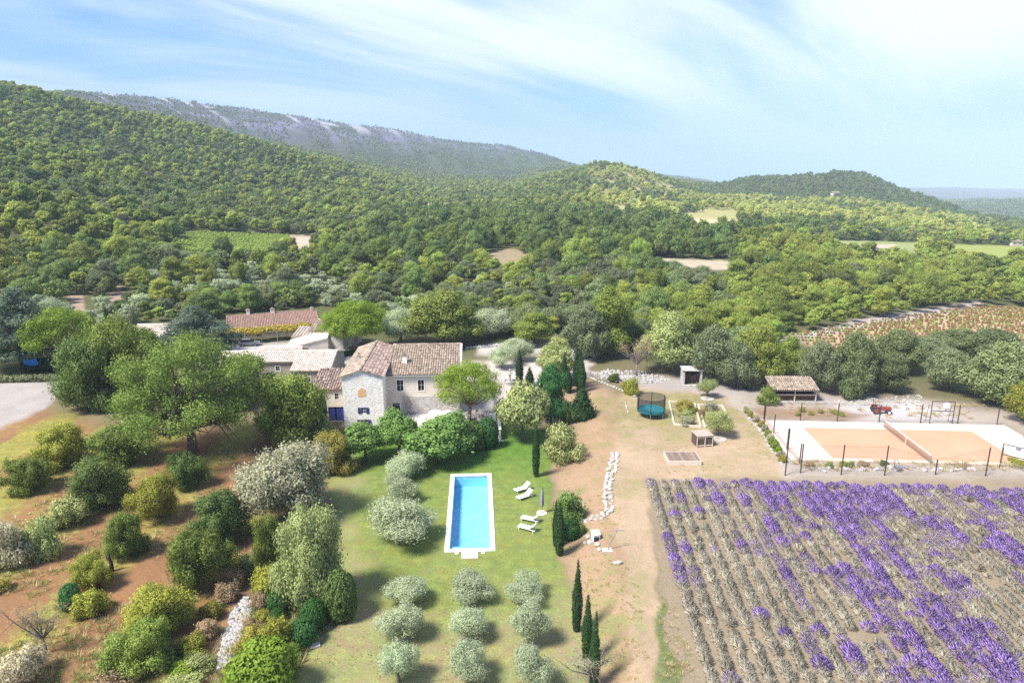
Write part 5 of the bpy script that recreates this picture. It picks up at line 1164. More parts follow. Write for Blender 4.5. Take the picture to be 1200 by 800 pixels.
    mb = MB(); mb.add([P(2.2, -.3, .22), P(4.7, -.3, .22), P(4.7, 2.3, .22), P(2.2, 2.3, .22)], [(0, 1, 2, 3)]); b_ = mb.build('doorway', M['glass'], E_)
    for k in range(2):
        mb = MB()
        for q in range(3): mb.bar(P(2.35 + k * 1.25 + q * .35, -.3, .12), P(2.35 + k * 1.25 + q * .35, 2.15, .12), .3, .05)
        tag(mb.build('door_leaf', M['blue'], b_), 'blue boarded door leaf')
    mb = MB(); mb.add([(ax, ay + ad_, -.6), (ax, ay, -.6), (ax, ay, ae), (ax, ay + ad_, ar)], [(0, 1, 2, 3)], .5); mb.add([(0, ay + ad_, 0), (ax, ay + ad_, 0), (ax, ay + ad_, ar), (0, ay + ad_, ar)], [(0, 1, 2, 3)], .5); mb.build('wall', M['render_pale'], E_)
    s3 = (ar - ae) / ad_; tiles(E_, (ax - .2, ay - .3, ae - s3 * .3 + .16), (-.05, ay - .3, ae - s3 * .3 + .16), (-.05, ay + ad_, ar + .16), (ax - .2, ay + ad_, ar + .16), M['tile_brown'], .38, .5)
main_house()

def frame_loc(x, y, z=0): return (x, y, z)
simple_house('low_stone_house', 'low grey stone house with a bleached tile roof and one small white-framed window', (-45.7, 116.4, .6), HROT, 7.4, 9.0, -.6, 4.5, 5.9, 'render_grey', 'tile_pale', [(3.7, 4.4, 2.9, 3.7), (.5, 1.3, .6, 1.5)])
simple_house('tiled_outhouse', 'small outhouse with a wide pale tile roof beside the main house annex', (-38.1, 113.0, .6), HROT, 6.6, 13.0, -.6, 3.9, 5.6, 'render_grey', 'tile_pale', [(2.6, 3.2, 1.9, 2.8)])
simple_house('pale_roof_barn', 'pale tile lean-to roof rising behind the low grey house', (-44.2, 133.5, 1.5), HROT - math.pi / 2 + .12, 6.5, 7.5, -.5, 3.3, 5.0, 'render_pale', 'tile_pale', mono=True, cat='barn')
simple_house('flat_tile_shed', 'low shed with a bleached flat tile roof between barn and grey block', (-43.5, 127.0, 1.5), HROT, 4.6, 6, -.5, 2.4, 3.1, 'render_pale', 'tile_pale', mono=True, cat='shed')
simple_house('lane_cottage', 'pale-roofed cottage half hidden by the spreading oak', (-56.5, 117.5, .8), HROT + .1, 10.2, 7.5, -.8, 3.3, 4.6, 'render_pale', 'tile_pale', [(6.5, 7.3, 1.0, 2.0)])
simple_house('grey_block_house', 'grey rendered block with a pale flat roof in front of the domed pine', (-45.5, 137.5, 1.5), HROT + .02, 6.6, 7, -.5, 3.0, 3.5, 'render_grey', 'tile_pale', mono=True, pitch=.6)
simple_house('gable_barn', 'stone gable-roofed barn end at the right end of the long red roof', (-43.0, 141, 1.5), HROT - .35, 8.0, 8, -.5, 3.6, 5.0, 'stone_grey', 'tile', cat='barn')
simple_house('red_roof_farmhouse', 'long farmhouse with a dusty red tile roof and two chimneys', (-62.5, 146, 1.5), math.radians(21), 19.5, 12, -.8, 2.3, 4.3, 'render_pale', 'tile_red', [(2, 3, .6, 1.7), (6, 7, .6, 1.7), (14, 15, .6, 1.7)], chim=[(4.5, 6.2, 4.2, .8, 1.3), (9.8, 6.2, 4.2, .9, 1.2), (18.6, 6.2, 4.2, .7, .8)])
_a = gz(153, 396, 4.2); simple_house('cottage', 'small cottage roof with a white chimney among trees near the cypress', (_a[0], _a[1], 1.5), HROT, 8.2, 8, -.6, 2.8, 4.5, 'render_pale', 'tile_pale', chim=[(7.6, 4.1, 4.3, .8, 1.1)])
# pergola under a yellowing vine in front of the long red roof
pe = empty('vine_pergola', (-60.8, 142.2, 1.5), math.radians(21), 'pergola under a yellow-green vine along the red-roofed farmhouse', 'pergola')
for k in range(6):
    mb = MB(); mb.tube([(k * 3.3, 0, -.3), (k * 3.3, 0, 2.3)], .09, 6); mb.build('post', M['wood'], pe)
mb = MB(); mb.bar((-.3, 0, 2.35), (17, 0, 2.35), .14); mb.bar((-.3, 2.9, 2.35), (17, 2.9, 2.35), .14); mb.build('beam', M['wood'], pe)
link('vine_foliage', crownmesh('vine_foliage', np.random.RandomState(8), [(k * 1.15, 1.5 + .4 * math.sin(k), 2.6, 1.2, 1.7, .5) for k in range(15)], PAL['yellow'], clumps=900, per=7, leaf=.2, spread=.35, aspect=.6, shell=.15, lump=.3), pe).material_slots[0].link = 'OBJECT'
pe.children[-1].material_slots[0].material = leafmat('leaf_vine', (.13, .16, .02), (.42, .36, .05))

def car(loc, rz, label):
    E_ = empty('parked_car', loc, rz, label, 'car')
    def ext(prof, w, mat, nm, par, inset=0):
        mb = MB(); n = len(prof); vs = [(x, -w + inset * max(0, z - .8), z) for x, z in prof] + [(x, w - inset * max(0, z - .8), z) for x, z in prof]
        mb.add(vs, [tuple(range(n)), tuple(range(n, 2 * n))[::-1]] + [(k, k + n, (k + 1) % n + n, (k + 1) % n) for k in range(n)]); return mb.build(nm, mat, par)
    ext([(-2.1, .35), (2.1, .35), (2.15, .75), (1.1, .95), (-1.9, 1.0), (-2.15, .8)], .85, M['car'], 'body', E_)
    ext([(1.05, .94), (.35, 1.45), (-1.2, 1.48), (-1.9, .98)], .8, M['glass'], 'cabin', E_, .3)
    ext([(.4, 1.44), (.3, 1.5), (-1.15, 1.53), (-1.3, 1.46)], .62, M['car'], 'roof_panel', E_)
    for x in (-1.3, 1.3):
        for s in (-1, 1):
            mb = MB(); mb.tube([(x, s * .72, .33), (x, s * .9, .33)], .33, 14); wv = mb.build('wheel', M['tyre'], E_); mb = MB(); mb.tube([(x, s * .89, .33), (x, s * .92, .33)], .18, 10); mb.build('rim', M['grey_metal'], wv)
    for s in (-1, 1): mb = MB(); mb.box(2.08, 2.17, s * .6 - .15, s * .6 + .15, .62, .76); mb.build('headlight', M['white'], E_)
_p = gz(292, 405, 1.6); car(_p, math.radians(15), 'grey car parked in front of the vine pergola')

# far houses on the plain and the hills
def far_house(px, py, w, h, label, wallm='render_white', roofm='tile', rz=.1):
    p = at(px, py); dep = p[1] * CP - (p[2] - H) * SP; W_ = w * dep / 800; h_ = h * dep / 800
    E_ = empty('far_house', p, rz, label, 'house'); k = max(2, int(W_ / 4)); ops = [((i + .3) * W_ / k, (i + .6) * W_ / k, h_ * .35, h_ * .65) for i in range(k)]
    _, P = wall(E_, (0, 0), (W_, 0), -2, h_, ops, M[wallm])
    for o in ops: window(E_, P, o, surround=False, bars=False)
    d = W_ * .7; mb = MB(); r = h_ + d * .18
    mb.add([(W_, 0, -2), (W_, d, -2), (W_, d, h_), (W_, d / 2, r), (W_, 0, h_)], [(0, 1, 2, 3, 4)]); mb.add([(0, d, -2), (0, 0, -2), (0, 0, h_), (0, d / 2, r), (0, d, h_)], [(0, 1, 2, 3, 4)]); mb.add([(W_, d, -2), (0, d, -2), (0, d, h_), (W_, d, h_)], [(0, 1, 2, 3)]); mb.build('wall', M[wallm], E_)
    mb = MB(); o = .6; mb.add([(-o, -o, h_ + .05), (W_ + o, -o, h_ + .05), (W_ + o, d / 2, r + .3), (-o, d / 2, r + .3), (-o, d + o, h_ + .05), (W_ + o, d + o, h_ + .05)], [(0, 1, 2, 3), (3, 2, 5, 4), (0, 3, 4), (1, 5, 2)]); mb.build('roof', M[roofm], E_)
for a in ((495, 248, 14, 7, 'pale farm roofs among trees at the foot of the far ridge'), (517, 246, 16, 6, 'white house beside pale farm roofs at the foot of the far ridge'), (892, 274, 12, 7, 'small white house on the slope painted as sunlit'), (1030, 297, 22, 6, 'pale long farm building by the green fields'),
          (1186, 288, 14, 5, 'small house at the edge of the yellow-green fields'), (976, 231, 8, 5, 'lone pale house high on the wooded hill'), (366, 284, 10, 8, 'grey stone cottage by the green vine rows'), (410, 286, 12, 9, 'low grey farmhouse beside a rounded tree past the vine rows'),
          (632, 324, 34, 4, 'low house with a wide pale pinkish roof in the woods'), (945, 284, 14, 4, 'small pale barn between fields on the plain')):
    far_house(*a[:4], a[4], wallm='render_pale', roofm='tile')

# ------------------------------------------------------------------ terrace
def hl(x, y, ox=-18.9, oy=92.3): return ox + x * math.cos(HROT) - y * math.sin(HROT), oy + x * math.sin(HROT) + y * math.cos(HROT)
te = empty('terrace', (*hl(0, 0), 0), HROT); tag(te, kind='structure')
mb = MB(); k = 0
for i in range(11):
    for j in range(5):
        if random.random() < 2: mb.box(.3 + i * 1.5, .3 + i * 1.5 + 1.46, .3 + j * 1.36, .3 + j * 1.36 + 1.32, 1.3, 1.53 + random.uniform(-.004, .004))
tag(mb.build('paving_slabs', M['pave'], te), kind='stuff')
rw = empty('retaining_wall', (*hl(0, 0), 0), HROT, 'low stone retaining wall between lawn and house terrace', 'wall')
mb = MB(); mb.box(0, 17.3, -.35, .1, -.6, 1.62); mb.build('front_wall', M['stone_grey'], rw)
mb = MB(); mb.box(16.95, 17.3, .1, 9.5, -.6, 1.62); mb.build('side_wall', M['stone_grey'], rw)
mb = MB(); mb.box(-.02, 17.34, -.4, .15, 1.62, 1.7); mb.box(16.9, 17.34, .15, 9.5, 1.62, 1.7); mb.build('wall_cap', M['trim'], rw)

# ------------------------------------------------------------------ pool
po = empty('swimming_pool', (POOL_C[0], POOL_C[1], 0), HROT, 'long narrow blue swimming pool with white coping in the lawn', 'pool')
hw, hl_ = POOL_W / 2, POOL_L / 2; cw = .52; iw, il = hw - cw, hl_ - cw
mb = MB(); dz = -1.5
for q in ([(-iw, -il, 0), (iw, -il, 0), (iw, -il, dz), (-iw, -il, dz)], [(iw, -il, 0), (iw, il, 0), (iw, il, dz), (iw, -il, dz)], [(iw, il, 0), (-iw, il, 0), (-iw, il, dz), (iw, il, dz)], [(-iw, il, 0), (-iw, -il, 0), (-iw, -il, dz), (-iw, il, dz)], [(-iw, -il, dz), (iw, -il, dz), (iw, il, dz), (-iw, il, dz)]):
    mb.add(q, [(0, 1, 2, 3)], .5)
for k in range(3): mb.box(-iw + .002, iw - .002, -il + .002, -il + .4 + (2 - k) * .35, dz, -.35 - k * .3, .5)
mb.build('basin', M['basin'], po)
mb = MB(); n = 26
for i in range(n):
    for j in range(6): mb.add([(-iw + 2 * iw * j / 6, -il + 2 * il * i / n, -.16), (-iw + 2 * iw * (j + 1) / 6, -il + 2 * il * i / n, -.16), (-iw + 2 * iw * (j + 1) / 6, -il + 2 * il * (i + 1) / n, -.16), (-iw + 2 * iw * j / 6, -il + 2 * il * (i + 1) / n, -.16)], [(0, 1, 2, 3)], .5)
mb.build('water', M['water'], po)
cop = {}
def slab(par, x0, x1, y0, y1, z0, z1, mat, name):
    key = (round(x1 - x0, 2), round(y1 - y0, 2), name)
    if key not in cop:
        m_ = MB(); a, b = (x1 - x0) / 2, (y1 - y0) / 2; e = .02; m_.box(-a, a, -b, b, z0, z1 - e); m_.add([(-a, -b, z1 - e), (a, -b, z1 - e), (a, b, z1 - e), (-a, b, z1 - e), (-a + e, -b + e, z1), (a - e, -b + e, z1), (a - e, b - e, z1), (-a + e, b - e, z1)], [(4, 5, 6, 7), (0, 1, 5, 4), (1, 2, 6, 5), (2, 3, 7, 6), (3, 0, 4, 7)]); cop[key] = m_.mesh(name, mat)
    o = link(name, cop[key], par); o.location = ((x0 + x1) / 2, (y0 + y1) / 2, random.uniform(-.004, .004)); return o
ns = 19; st = 2 * il / ns
for i in range(ns):
    for s in (-1, 1): slab(po, (-hw if s < 0 else iw), (-iw if s < 0 else hw), -il + i * st + .008, -il + (i + 1) * st - .008, -.25, .10, M['coping'], 'coping_slab')
ns = 5; st = 2 * hw / ns
for i in range(ns):
    for s in (-1, 1): slab(po, -hw + i * st + .008, -hw + (i + 1) * st - .008, (-hl_ if s < 0 else il), (-il if s < 0 else hl_), -.25, .10, M['coping'], 'coping_slab')
mb = MB(); mb.box(-.85, .85, -hl_ - 1.35, -hl_ - .06, -.1, .09); tag(mb.build('entry_step', M['salmon'], po), 'salmon coloured paved step at the pool end')
for x in (-1.35, 1.35): mb = MB(); mb.box(x - .18, x + .18, -hl_ - .42, -hl_ - .1, -.1, .08); mb.build('skimmer_lid', M['white'], po)

# ------------------------------------------------------------------ loungers and parasols
def lounger(foot, head, label):
    a, b = at(*foot), at(*head); d = b - a; E_ = empty('sun_lounger', a, math.atan2(d[1], d[0]), label, 'sun lounger')
    L, w = 2.15, .36; mb = MB()
    for k in range(9): mb.box(k * .15 + .02, k * .15 + .15, -w + .03, w - .03, .335, .365)
    mb.build('seat', M['white'], E_)
    mb = MB(); mb.bar((0, -w, .33), (L, -w, .33), .06); mb.bar((0, w, .33), (L, w, .33), .06); mb.bar((.03, -w, .33), (.03, w, .33), .06); mb.build('frame', M['white'], E_)
    mb = MB(); c, s = math.cos(.72), math.sin(.72)
    for k in range(6): q = .02 + k * .14; mb.add([(1.37 + q * c, -w + .03, .36 + q * s), (1.37 + (q + .13) * c, -w + .03, .36 + (q + .13) * s), (1.37 + (q + .13) * c, w - .03, .36 + (q + .13) * s), (1.37 + q * c, w - .03, .36 + q * s)], [(0, 1, 2, 3), (3, 2, 1, 0)][:1])
    mb.bar((1.37, -w, .36), (1.37 + .86 * c, -w, .36 + .86 * s), .05); mb.bar((1.37, w, .36), (1.37 + .86 * c, w, .36 + .86 * s), .05); mb.build('backrest', M['white'], E_)
    for x in (.2, 1.85):
        for y in (-w, w): mb = MB(); mb.bar((x, y, .33), (x + (.06 if x > 1 else -.06), y, -.02), .06); mb.build('leg', M['white'], E_)
lounger((603.5, 577), (625, 571), 'white sun lounger farthest up the lawn, beside another one')
lounger((606.5, 586), (628, 579), 'white sun lounger right beside the closed grey parasol')
lounger((611, 608), (632, 612.5), 'white sun lounger past the parasol base, next to a parallel one')
lounger((608, 618), (630, 624), 'white sun lounger of the lower pair, farther from the parasol')
lounger((588, 519), (580, 514), 'white lounger beside the egg-shaped bush at the terrace corner')
def closed_parasol(p, h, cloth, label, base=True):
    E_ = empty('closed_parasol', p, .2, label, 'parasol'); mb = MB(); mb.tube([(0, 0, 0), (0, 0, h)], .04, 8); mb.build('pole', M['grey_metal'], E_)
    mb = MB(); n = 16; vs = []; fs = []; prof = ((.05, h - .02), (.13, h * .88), (.2, h * .6), (.24, h * .36), (.17, h * .27))
    for i, (r, z) in enumerate(prof):
        for k in range(n): q = r * (1 if k % 2 else .6); vs.append((q * math.cos(6.283 * k / n), q * math.sin(6.283 * k / n), z))
    for i in range(len(prof) - 1):
        for k in range(n): fs.append((i * n + k, i * n + (k + 1) % n, (i + 1) * n + (k + 1) % n, (i + 1) * n + k))
    fs.append(tuple(range(n))); mb.add(vs, fs); mb.build('folded_canopy', M[cloth], E_, True)
    if base: mb = MB(); mb.lathe([(.62, -.05), (.62, .07), (.58, .1), (.08, .1), (.07, .3)], 18); mb.build('base', M['salmon'], E_)
p = at(635, 601); closed_parasol(p, topz(p, 570), 'grey_cloth', 'closed grey parasol on a round base between the sun loungers')
closed_parasol(np.array((-25.6, 98.2, 0)), 3.1, 'blue_cloth', 'closed blue parasol beside the white gable wall', False)
def open_parasol(c, r, label):
    E_ = empty('open_parasol', (c[0], c[1], 1.5), random.random(), label, 'parasol', 'white parasols on the house terrace'); mb = MB(); mb.tube([(0, 0, 0), (0, 0, 2.5)], .035, 8); mb.build('pole', M['grey_metal'], E_)
    n = 8; mb = MB(); vs = [(0, 0, 2.55)] + [(r * math.cos(6.283 * k / n), r * math.sin(6.283 * k / n), 2.05) for k in range(n)]
    for k in range(n): a, b = vs[1 + k], vs[1 + (k + 1) % n]; mb.add([vs[0], a, b], [(0, 1, 2)], .5); mb.add([a, b, (b[0], b[1], 1.88), (a[0], a[1], 1.88)], [(0, 3, 2, 1)], .5)
    mb.build('canopy', M['white'], E_)
    for k in range(n): mb = MB(); mb.bar((0, 0, 2.5), tuple(c_ * .98 for c_ in vs[1 + k]), .03); mb.build('rib', M['wood'], E_)
    mb = MB(); mb.lathe([(.35, 0), (.35, .08), (.06, .12)], 12); mb.build('base', M['rock'], E_)
for px in (511, 527): open_parasol(gz(px, 482, 3.75), 1.25, 'open white parasol on the terrace against the stone wing')
def table_set():
    c = gz(562, 489, 1.5); E_ = empty('round_table', c, 0, 'small round garden table on the terrace behind the egg-shaped bush', 'table'); mb = MB(); mb.lathe([(.55, .70), (.55, .74)], 16); mb.build('tabletop', M['wood_pale'], E_); mb = MB(); mb.lathe([(.28, .03), (.05, .07), (.05, .70)], 10); mb.build('pedestal', M['grey_metal'], E_)
    for k in range(4):
        a = k * 1.57 + .4; q = empty('garden_chair', (c[0] + .95 * math.cos(a), c[1] + .95 * math.sin(a), 1.53), a + math.pi / 2, 'wooden garden chair at the round terrace table', 'chair', 'garden chairs round the terrace table')
        mb = MB(); mb.box(-.22, .22, -.22, .22, .42, .46); mb.build('seat', M['salmon'], q); mb = MB(); mb.box(-.22, .22, -.24, -.2, .5, .92); mb.build('backrest', M['salmon'], q)
        for x in (-.19, .19):
            for y in (-.19, .19): mb = MB(); mb.bar((x, y, 0), (x, y, .42 if y > 0 else .9), .04); mb.build('leg', M['wood'], q)
table_set()
# fountain and steps
p = at(597.5, 449); fo = empty('stone_fountain', p, 0, 'white stone fountain with a tall column beside the cypresses', 'fountain')
mb = MB(); mb.lathe([(1.1, -.2), (1.15, .45), (1.2, .5), (1.0, .5), (.95, .3), (.2, .3)], 20); mb.build('basin', M['white_stone'], fo); mb = MB(); mb.lathe([(.25, .3), (.2, .5), (.16, 1.5), (.22, 1.6), (.55, 1.75), (.6, 1.85), (.15, 1.85), (.12, 2.3), (.2, 2.5), (.05, 2.65)], 14); mb.build('column', M['white_stone'], fo)
sp0, sp1 = at(673, 460), at(668, 441); ste = empty('garden_steps', sp0, math.atan2(sp1[1] - sp0[1], sp1[0] - sp0[0]), 'brown timber-edged garden steps between the row of cypresses', 'steps'); L = float(np.hypot(*(sp1 - sp0)[:2]))
for k in range(9): mb = MB(); mb.box(k * L / 9, (k + .93) * L / 9, -.75, .75, -.3, .06 + .03 * k); mb.build('step', M['wood'], ste)

# ------------------------------------------------------------------ stones
def rockmesh(seed, flat=.6, mat='white_stone'):
    bm = bmesh.new(); bmesh.ops.create_icosphere(bm, subdivisions=1, radius=.5); r_ = np.random.RandomState(seed)
    for v in bm.verts: v.co *= r_.uniform(.72, 1.15); v.co.z *= flat
    me = bpy.data.meshes.new('stone'); bm.to_mesh(me); bm.free(); a = me.attributes.new('v', 'FLOAT', 'POINT'); a.data.foreach_set('value', np.full(len(me.vertices), r_.rand(), np.float32)); me.materials.append(M[mat]); return me
RW = [rockmesh(k) for k in range(6)]; RG_ = [rockmesh(k + 20, .65, 'rock') for k in range(5)]
def edging(name, label, path, n, rows, size, cat='stone edging', jit=.12, meshes=RW, piece='stone'):
    P = np.array([at(*q) for q in path]); seg = np.r_[0, np.cumsum(np.hypot(*np.diff(P[:, :2], axis=0).T))]; E_ = empty(name, P[0], 0, label, cat)
    for i in range(n):
        s = seg[-1] * (i + .5) / n; x, y = np.interp(s, seg, P[:, 0]), np.interp(s, seg, P[:, 1]); k = min(np.searchsorted(seg, s), len(P) - 1); d = P[k] - P[max(k - 1, 0)]; d /= np.linalg.norm(d) + 1e-9
        for r in range(rows):
            o_ = (r - (rows - 1) / 2) * size * .95; qx, qy = x - d[1] * o_ + random.gauss(0, jit), y + d[0] * o_ + random.gauss(0, jit); o = link(piece, random.choice(meshes), E_); sc_ = size * random.uniform(.75, 1.25)
            o.location = Vector((qx, qy, float(hz(qx, qy)) + sc_ * .12)) - Vector(P[0]); o.scale = (sc_ * random.uniform(.85, 1.35), sc_, sc_); o.rotation_euler = (random.gauss(0, .12), random.gauss(0, .12), math.atan2(d[1], d[0]) + random.gauss(0, .3))
edging('stone_border', 'winding double row of white boulders along the top of the bank', [(721, 531), (718, 548), (713, 566), (712, 584), (714, 598), (706, 606), (692, 607), (683, 612)], 44, 2, .6)
edging('stone_border', 'straight single line of white flat stones beside the rubble bank', [(684, 440), (700, 446), (720, 454), (746, 465)], 18, 1, .75, jit=.05)
edging('stone_border', 'short line of white stones in front of the trampoline', [(733, 471), (736, 485)], 6, 1, .5, jit=.04)
edging('stone_border', 'loose white stones round the pump box and the shower', [(686, 628), (694, 637), (706, 644), (714, 646)], 8, 1, .6, jit=.3)
edging('stone_border', 'pale flat stones edging the flower border beside the court', [(876, 488), (892, 506), (905, 526), (918, 545)], 22, 1, .5, jit=.15)
edging('stone_pair', 'two square pale stone blocks lying on the slope below the shower', [(719, 660), (727, 660)], 2, 1, .8, 'stones', .02)
edging('court_rocks', 'rough brown rocks along the near edge of the court apron', [(945, 549), (1000, 549), (1060, 549), (1150, 552)], 26, 1, .8, 'rocks', .35, RG_)
def rubble(name, label, poly, n, smin, smax, meshes):
    poly = np.array(poly, float); lo, hi = poly.min(0), poly.max(0); P = []; r_ = np.random.RandomState(len(label))
    while len(P) < n:
        q = r_.uniform(lo, hi)
        if polymask(np.array([q[0]]), np.array([q[1]]), poly, .01)[0] > .5: P.append(at(*q))
    P = np.array(P); s = r_.uniform(smin, smax, n) ** 1; P[:, 2] += s * .1; stuff(name, label, 'stones', P, np.stack([s, s * r_.uniform(.7, 1.2, n), s], 1), r_.rand(n) * 6.28, r_.randint(0, len(meshes), n), meshes)
rubble('gully_stones', 'pale grey stones filling the dry gully below the orchard', [(288, 698), (300, 706), (280, 752), (272, 778), (253, 784), (262, 748), (272, 716)], 700, .15, .5, RG_ + RW[:1])
rubble('rubble_bank', 'blue-grey rubble spread along the foot of the woods by the stone hut', [(692, 436), (712, 433), (760, 436), (786, 444), (782, 449), (740, 449), (705, 446)], 380, .2, .7, RG_)
rubble('yard_rubble', 'white and grey rubble scattered under the holm oaks behind the court', [(960, 470), (1040, 466), (1080, 462), (1090, 470), (1030, 478), (985, 477)], 240, .12, .5, RG_ + RW[:1])
rubble('vineyard_rubble', 'pale stones along the woodland edge of the vineyard', [(905, 400), (1000, 378), (1100, 361), (1148, 356), (1100, 367), (1000, 384), (925, 401)], 380, .25, .8, RG_ + RW[:2])
edging('rubble_wall', 'low grey dry-stone wall behind the gravel path and the olives', [(546, 408), (580, 405), (610, 402)], 24, 2, .8, 'wall', .1, RG_)

# ------------------------------------------------------------------ play lawn: trampoline, platform, crate, beds
p = at(762.5, 487); dep = p[1] * CP - (p[2] - H) * SP; R_ = 16.5 * dep / 800; tz = .95
tr_ = empty('trampoline', p, 0, 'round teal trampoline inside a dark safety net', 'trampoline')
mb = MB(); mb.lathe([(R_ * .86, tz), (R_ * .86, tz + .02)], 28); mb.build('mat', M['teal'], tr_); mb = MB(); mb.ring((0, 0, tz + .04), R_ * .93, .14, 28); mb.build('safety_pad', M['teal'], tr_)
for k in range(6):
    a = 6.283 * k / 6 + .3; x, y = R_ * 1.03 * math.cos(a), R_ * 1.03 * math.sin(a)
    mb = MB(); mb.tube([(x * .95, y * .95, tz), (x, y, tz), (x, y, tz + 2.1), (x * .97, y * .97, tz + 2.2)], .05, 6); mb.build('net_pole', M['black'], tr_); mb = MB(); mb.tube([(x * .93, y * .93, tz), (x * .95, y * .95, -.05)], .05, 6); mb.build('leg', M['grey_metal'], tr_)
mb = MB(); n = 28
for k in range(n):
    a, b = 6.283 * k / n, 6.283 * (k + 1) / n; r = R_ * .99; mb.add([(r * math.cos(a), r * math.sin(a), tz), (r * math.cos(b), r * math.sin(b), tz), (r * math.cos(b), r * math.sin(b), tz + 2.1), (r * math.cos(a), r * math.sin(a), tz + 2.1)], [(0, 1, 2, 3)], .5)
mb.build('net', M['pnet'], tr_); mb = MB(); mb.ring((0, 0, tz + 2.1), R_, .045, 28); mb.build('net_rim', M['black'], tr_)
a, b = at(784, 545), at(821, 545); w = b[0] - a[0]; pf = empty('wooden_platform', a, 0, 'low covered wooden sandpit platform on the bare earth', 'platform')
for k in range(12): mb = MB(); mb.box(k * w / 12, (k + .97) * w / 12, .08, 2.9, .50, .56); mb.build('plank', M['wood_brown'], pf)
mb = MB(); mb.box(-.1, w + .1, 0, .08, -.1, .6); mb.build('side_board', M['wood_pale'], pf); mb = MB(); mb.box(-.1, w + .1, 2.9, 2.98, -.1, .62); mb.build('side_board', M['wood_pale'], pf)
for x in (-.1, w + .02): mb = MB(); mb.box(x, x + .08, .08, 2.9, -.1, .6); mb.build('side_board', M['wood_pale'], pf)
c = at(822, 520); cr_ = empty('slatted_crate', c, .15, 'dark slatted timber playhouse crate beside the young olive', 'crate')
for k in range(8):
    x = -1.05 + k * .3; mb = MB(); mb.box(x, x + .2, -1.0, -.95, 0, 1.55); mb.build('slat', M['wood_dark'], cr_); mb = MB(); mb.box(x, x + .2, .95, 1.0, 0, 1.55); mb.build('slat', M['wood_dark'], cr_)
for x in (-1.08, 1.05):
    for k in range(7): y = -.94 + k * .28; mb = MB(); mb.box(x, x + .05, y, y + .2, 0, 1.55); mb.build('slat', M['wood_dark'], cr_)
for z in (.15, 1.35): mb = MB(); mb.box(-1.14, 1.16, -1.06, -1.005, z, z + .13); mb.build('rail', M['wood_pale'], cr_)
for x in (-1.14, 0, 1.08): mb = MB(); mb.box(x - .05, x + .06, -1.12, -1.065, -.05, 1.6); mb.build('upright', M['wood_pale'], cr_)
mb = MB(); mb.box(-1.2, 1.2, -1.15, 1.1, 1.56, 1.63); mb.build('lid', M['wood'], cr_)
def bed(label, pts):
    P = [at(*q) for q in pts]; E_ = empty('raised_bed', P[0], 0, label, 'raised bed'); n = len(P)
    for i in range(n):
        a, b = Vector(P[i]) - Vector(P[0]), Vector(P[(i + 1) % n]) - Vector(P[0]); mb = MB(); d = (b - a).normalized() * .1; mb.bar(a + d + Vector((0, 0, .1)), b + d + Vector((0, 0, .1)), .2, .36); mb.build('edging_board', M['wood_pale'], E_)
bed('timber-edged planting bed nearer the trampoline', [(784, 471), (790, 498), (821, 501), (814, 474)]); bed('timber-edged planting bed between the first bed and the young olive', [(818, 475), (826, 501), (854, 492), (846, 476)])
for px, py, r, lab in ((842, 514, 1.15, 'white stone ring round the trunk of the young olive'), (829, 467, 1.1, 'white stone ring round the thin pale sapling')):
    p = at(px, py); mb = MB(); mb.lathe([(r, -.1), (r, .08), (r - .1, .1), (.3, .1), (.3, -.05)], 20); o = mb.build('stone_ring', M['white_stone']); o.location = p; tag(o, lab, 'stone ring')
# pump box and shower
p = at(699, 634); pb = empty('pump_box', p, .1, 'white pool pump box with a dark front by the boulders', 'pump box'); mb = MB(); mb.box(-.35, .35, 0, .9, -.1, .75); mb.build('cabinet', M['white'], pb); mb = MB(); mb.box(-.28, .28, -.03, -.003, 0, .5); mb.build('front_panel', M['black'], pb); mb = MB(); mb.box(-.42, .42, -.08, .95, .752, .8); mb.build('lid', M['white'], pb)
p = at(711.5, 645); sw = empty('garden_shower', p, 0, 'slanted grey metal garden shower pole on a white stone', 'shower'); mb = MB(); mb.tube([(0, 0, -.1), (.5, .1, 1.3), (.95, .2, 2.1)], .05, 8); mb.build('pole', M['grey_metal'], sw); mb = MB(); mb.bar((.7, .2, 2.12), (1.5, .2, 2.15), .12, .05); mb.build('shower_head', M['grey_metal'], sw); mb = MB(); mb.box(-.5, .5, -.35, .35, -.1, .14); mb.build('base_stone', M['white_stone'], sw)
p = at(369, 757); mb = MB(); mb.box(-.4, .4, -.25, .25, -.05, .18); o = mb.build('stone_slab', M['white_stone']); o.location = p; o.rotation_euler = (.1, .05, .4); tag(o, 'small white stone slab beside the bright clipped ball', 'stone')
p = at(131, 669); mb = MB(); mb.tube([(0, 0, -.2), (.05, 0, .9), (-.1, .05, 1.5), (.02, 0, 2.0)], [.24, .17, .13, .05], 8); mb.tube([(-.05, 0, 1.2), (-.4, 0, 1.6)], [.08, .03], 5); o = mb.build('charred_stump', M['char'], None, True); o.location = p; tag(o, 'thin charred black stump standing in the orchard', 'stump')
# dead twigs at the last cypress
p = at(692, 800); plant_at('bare', 'grey', p, 4.0, 3.2, 'dead_twigs', 'fan of pale dead twigs in front of the nearest bank cypress', 'branch')
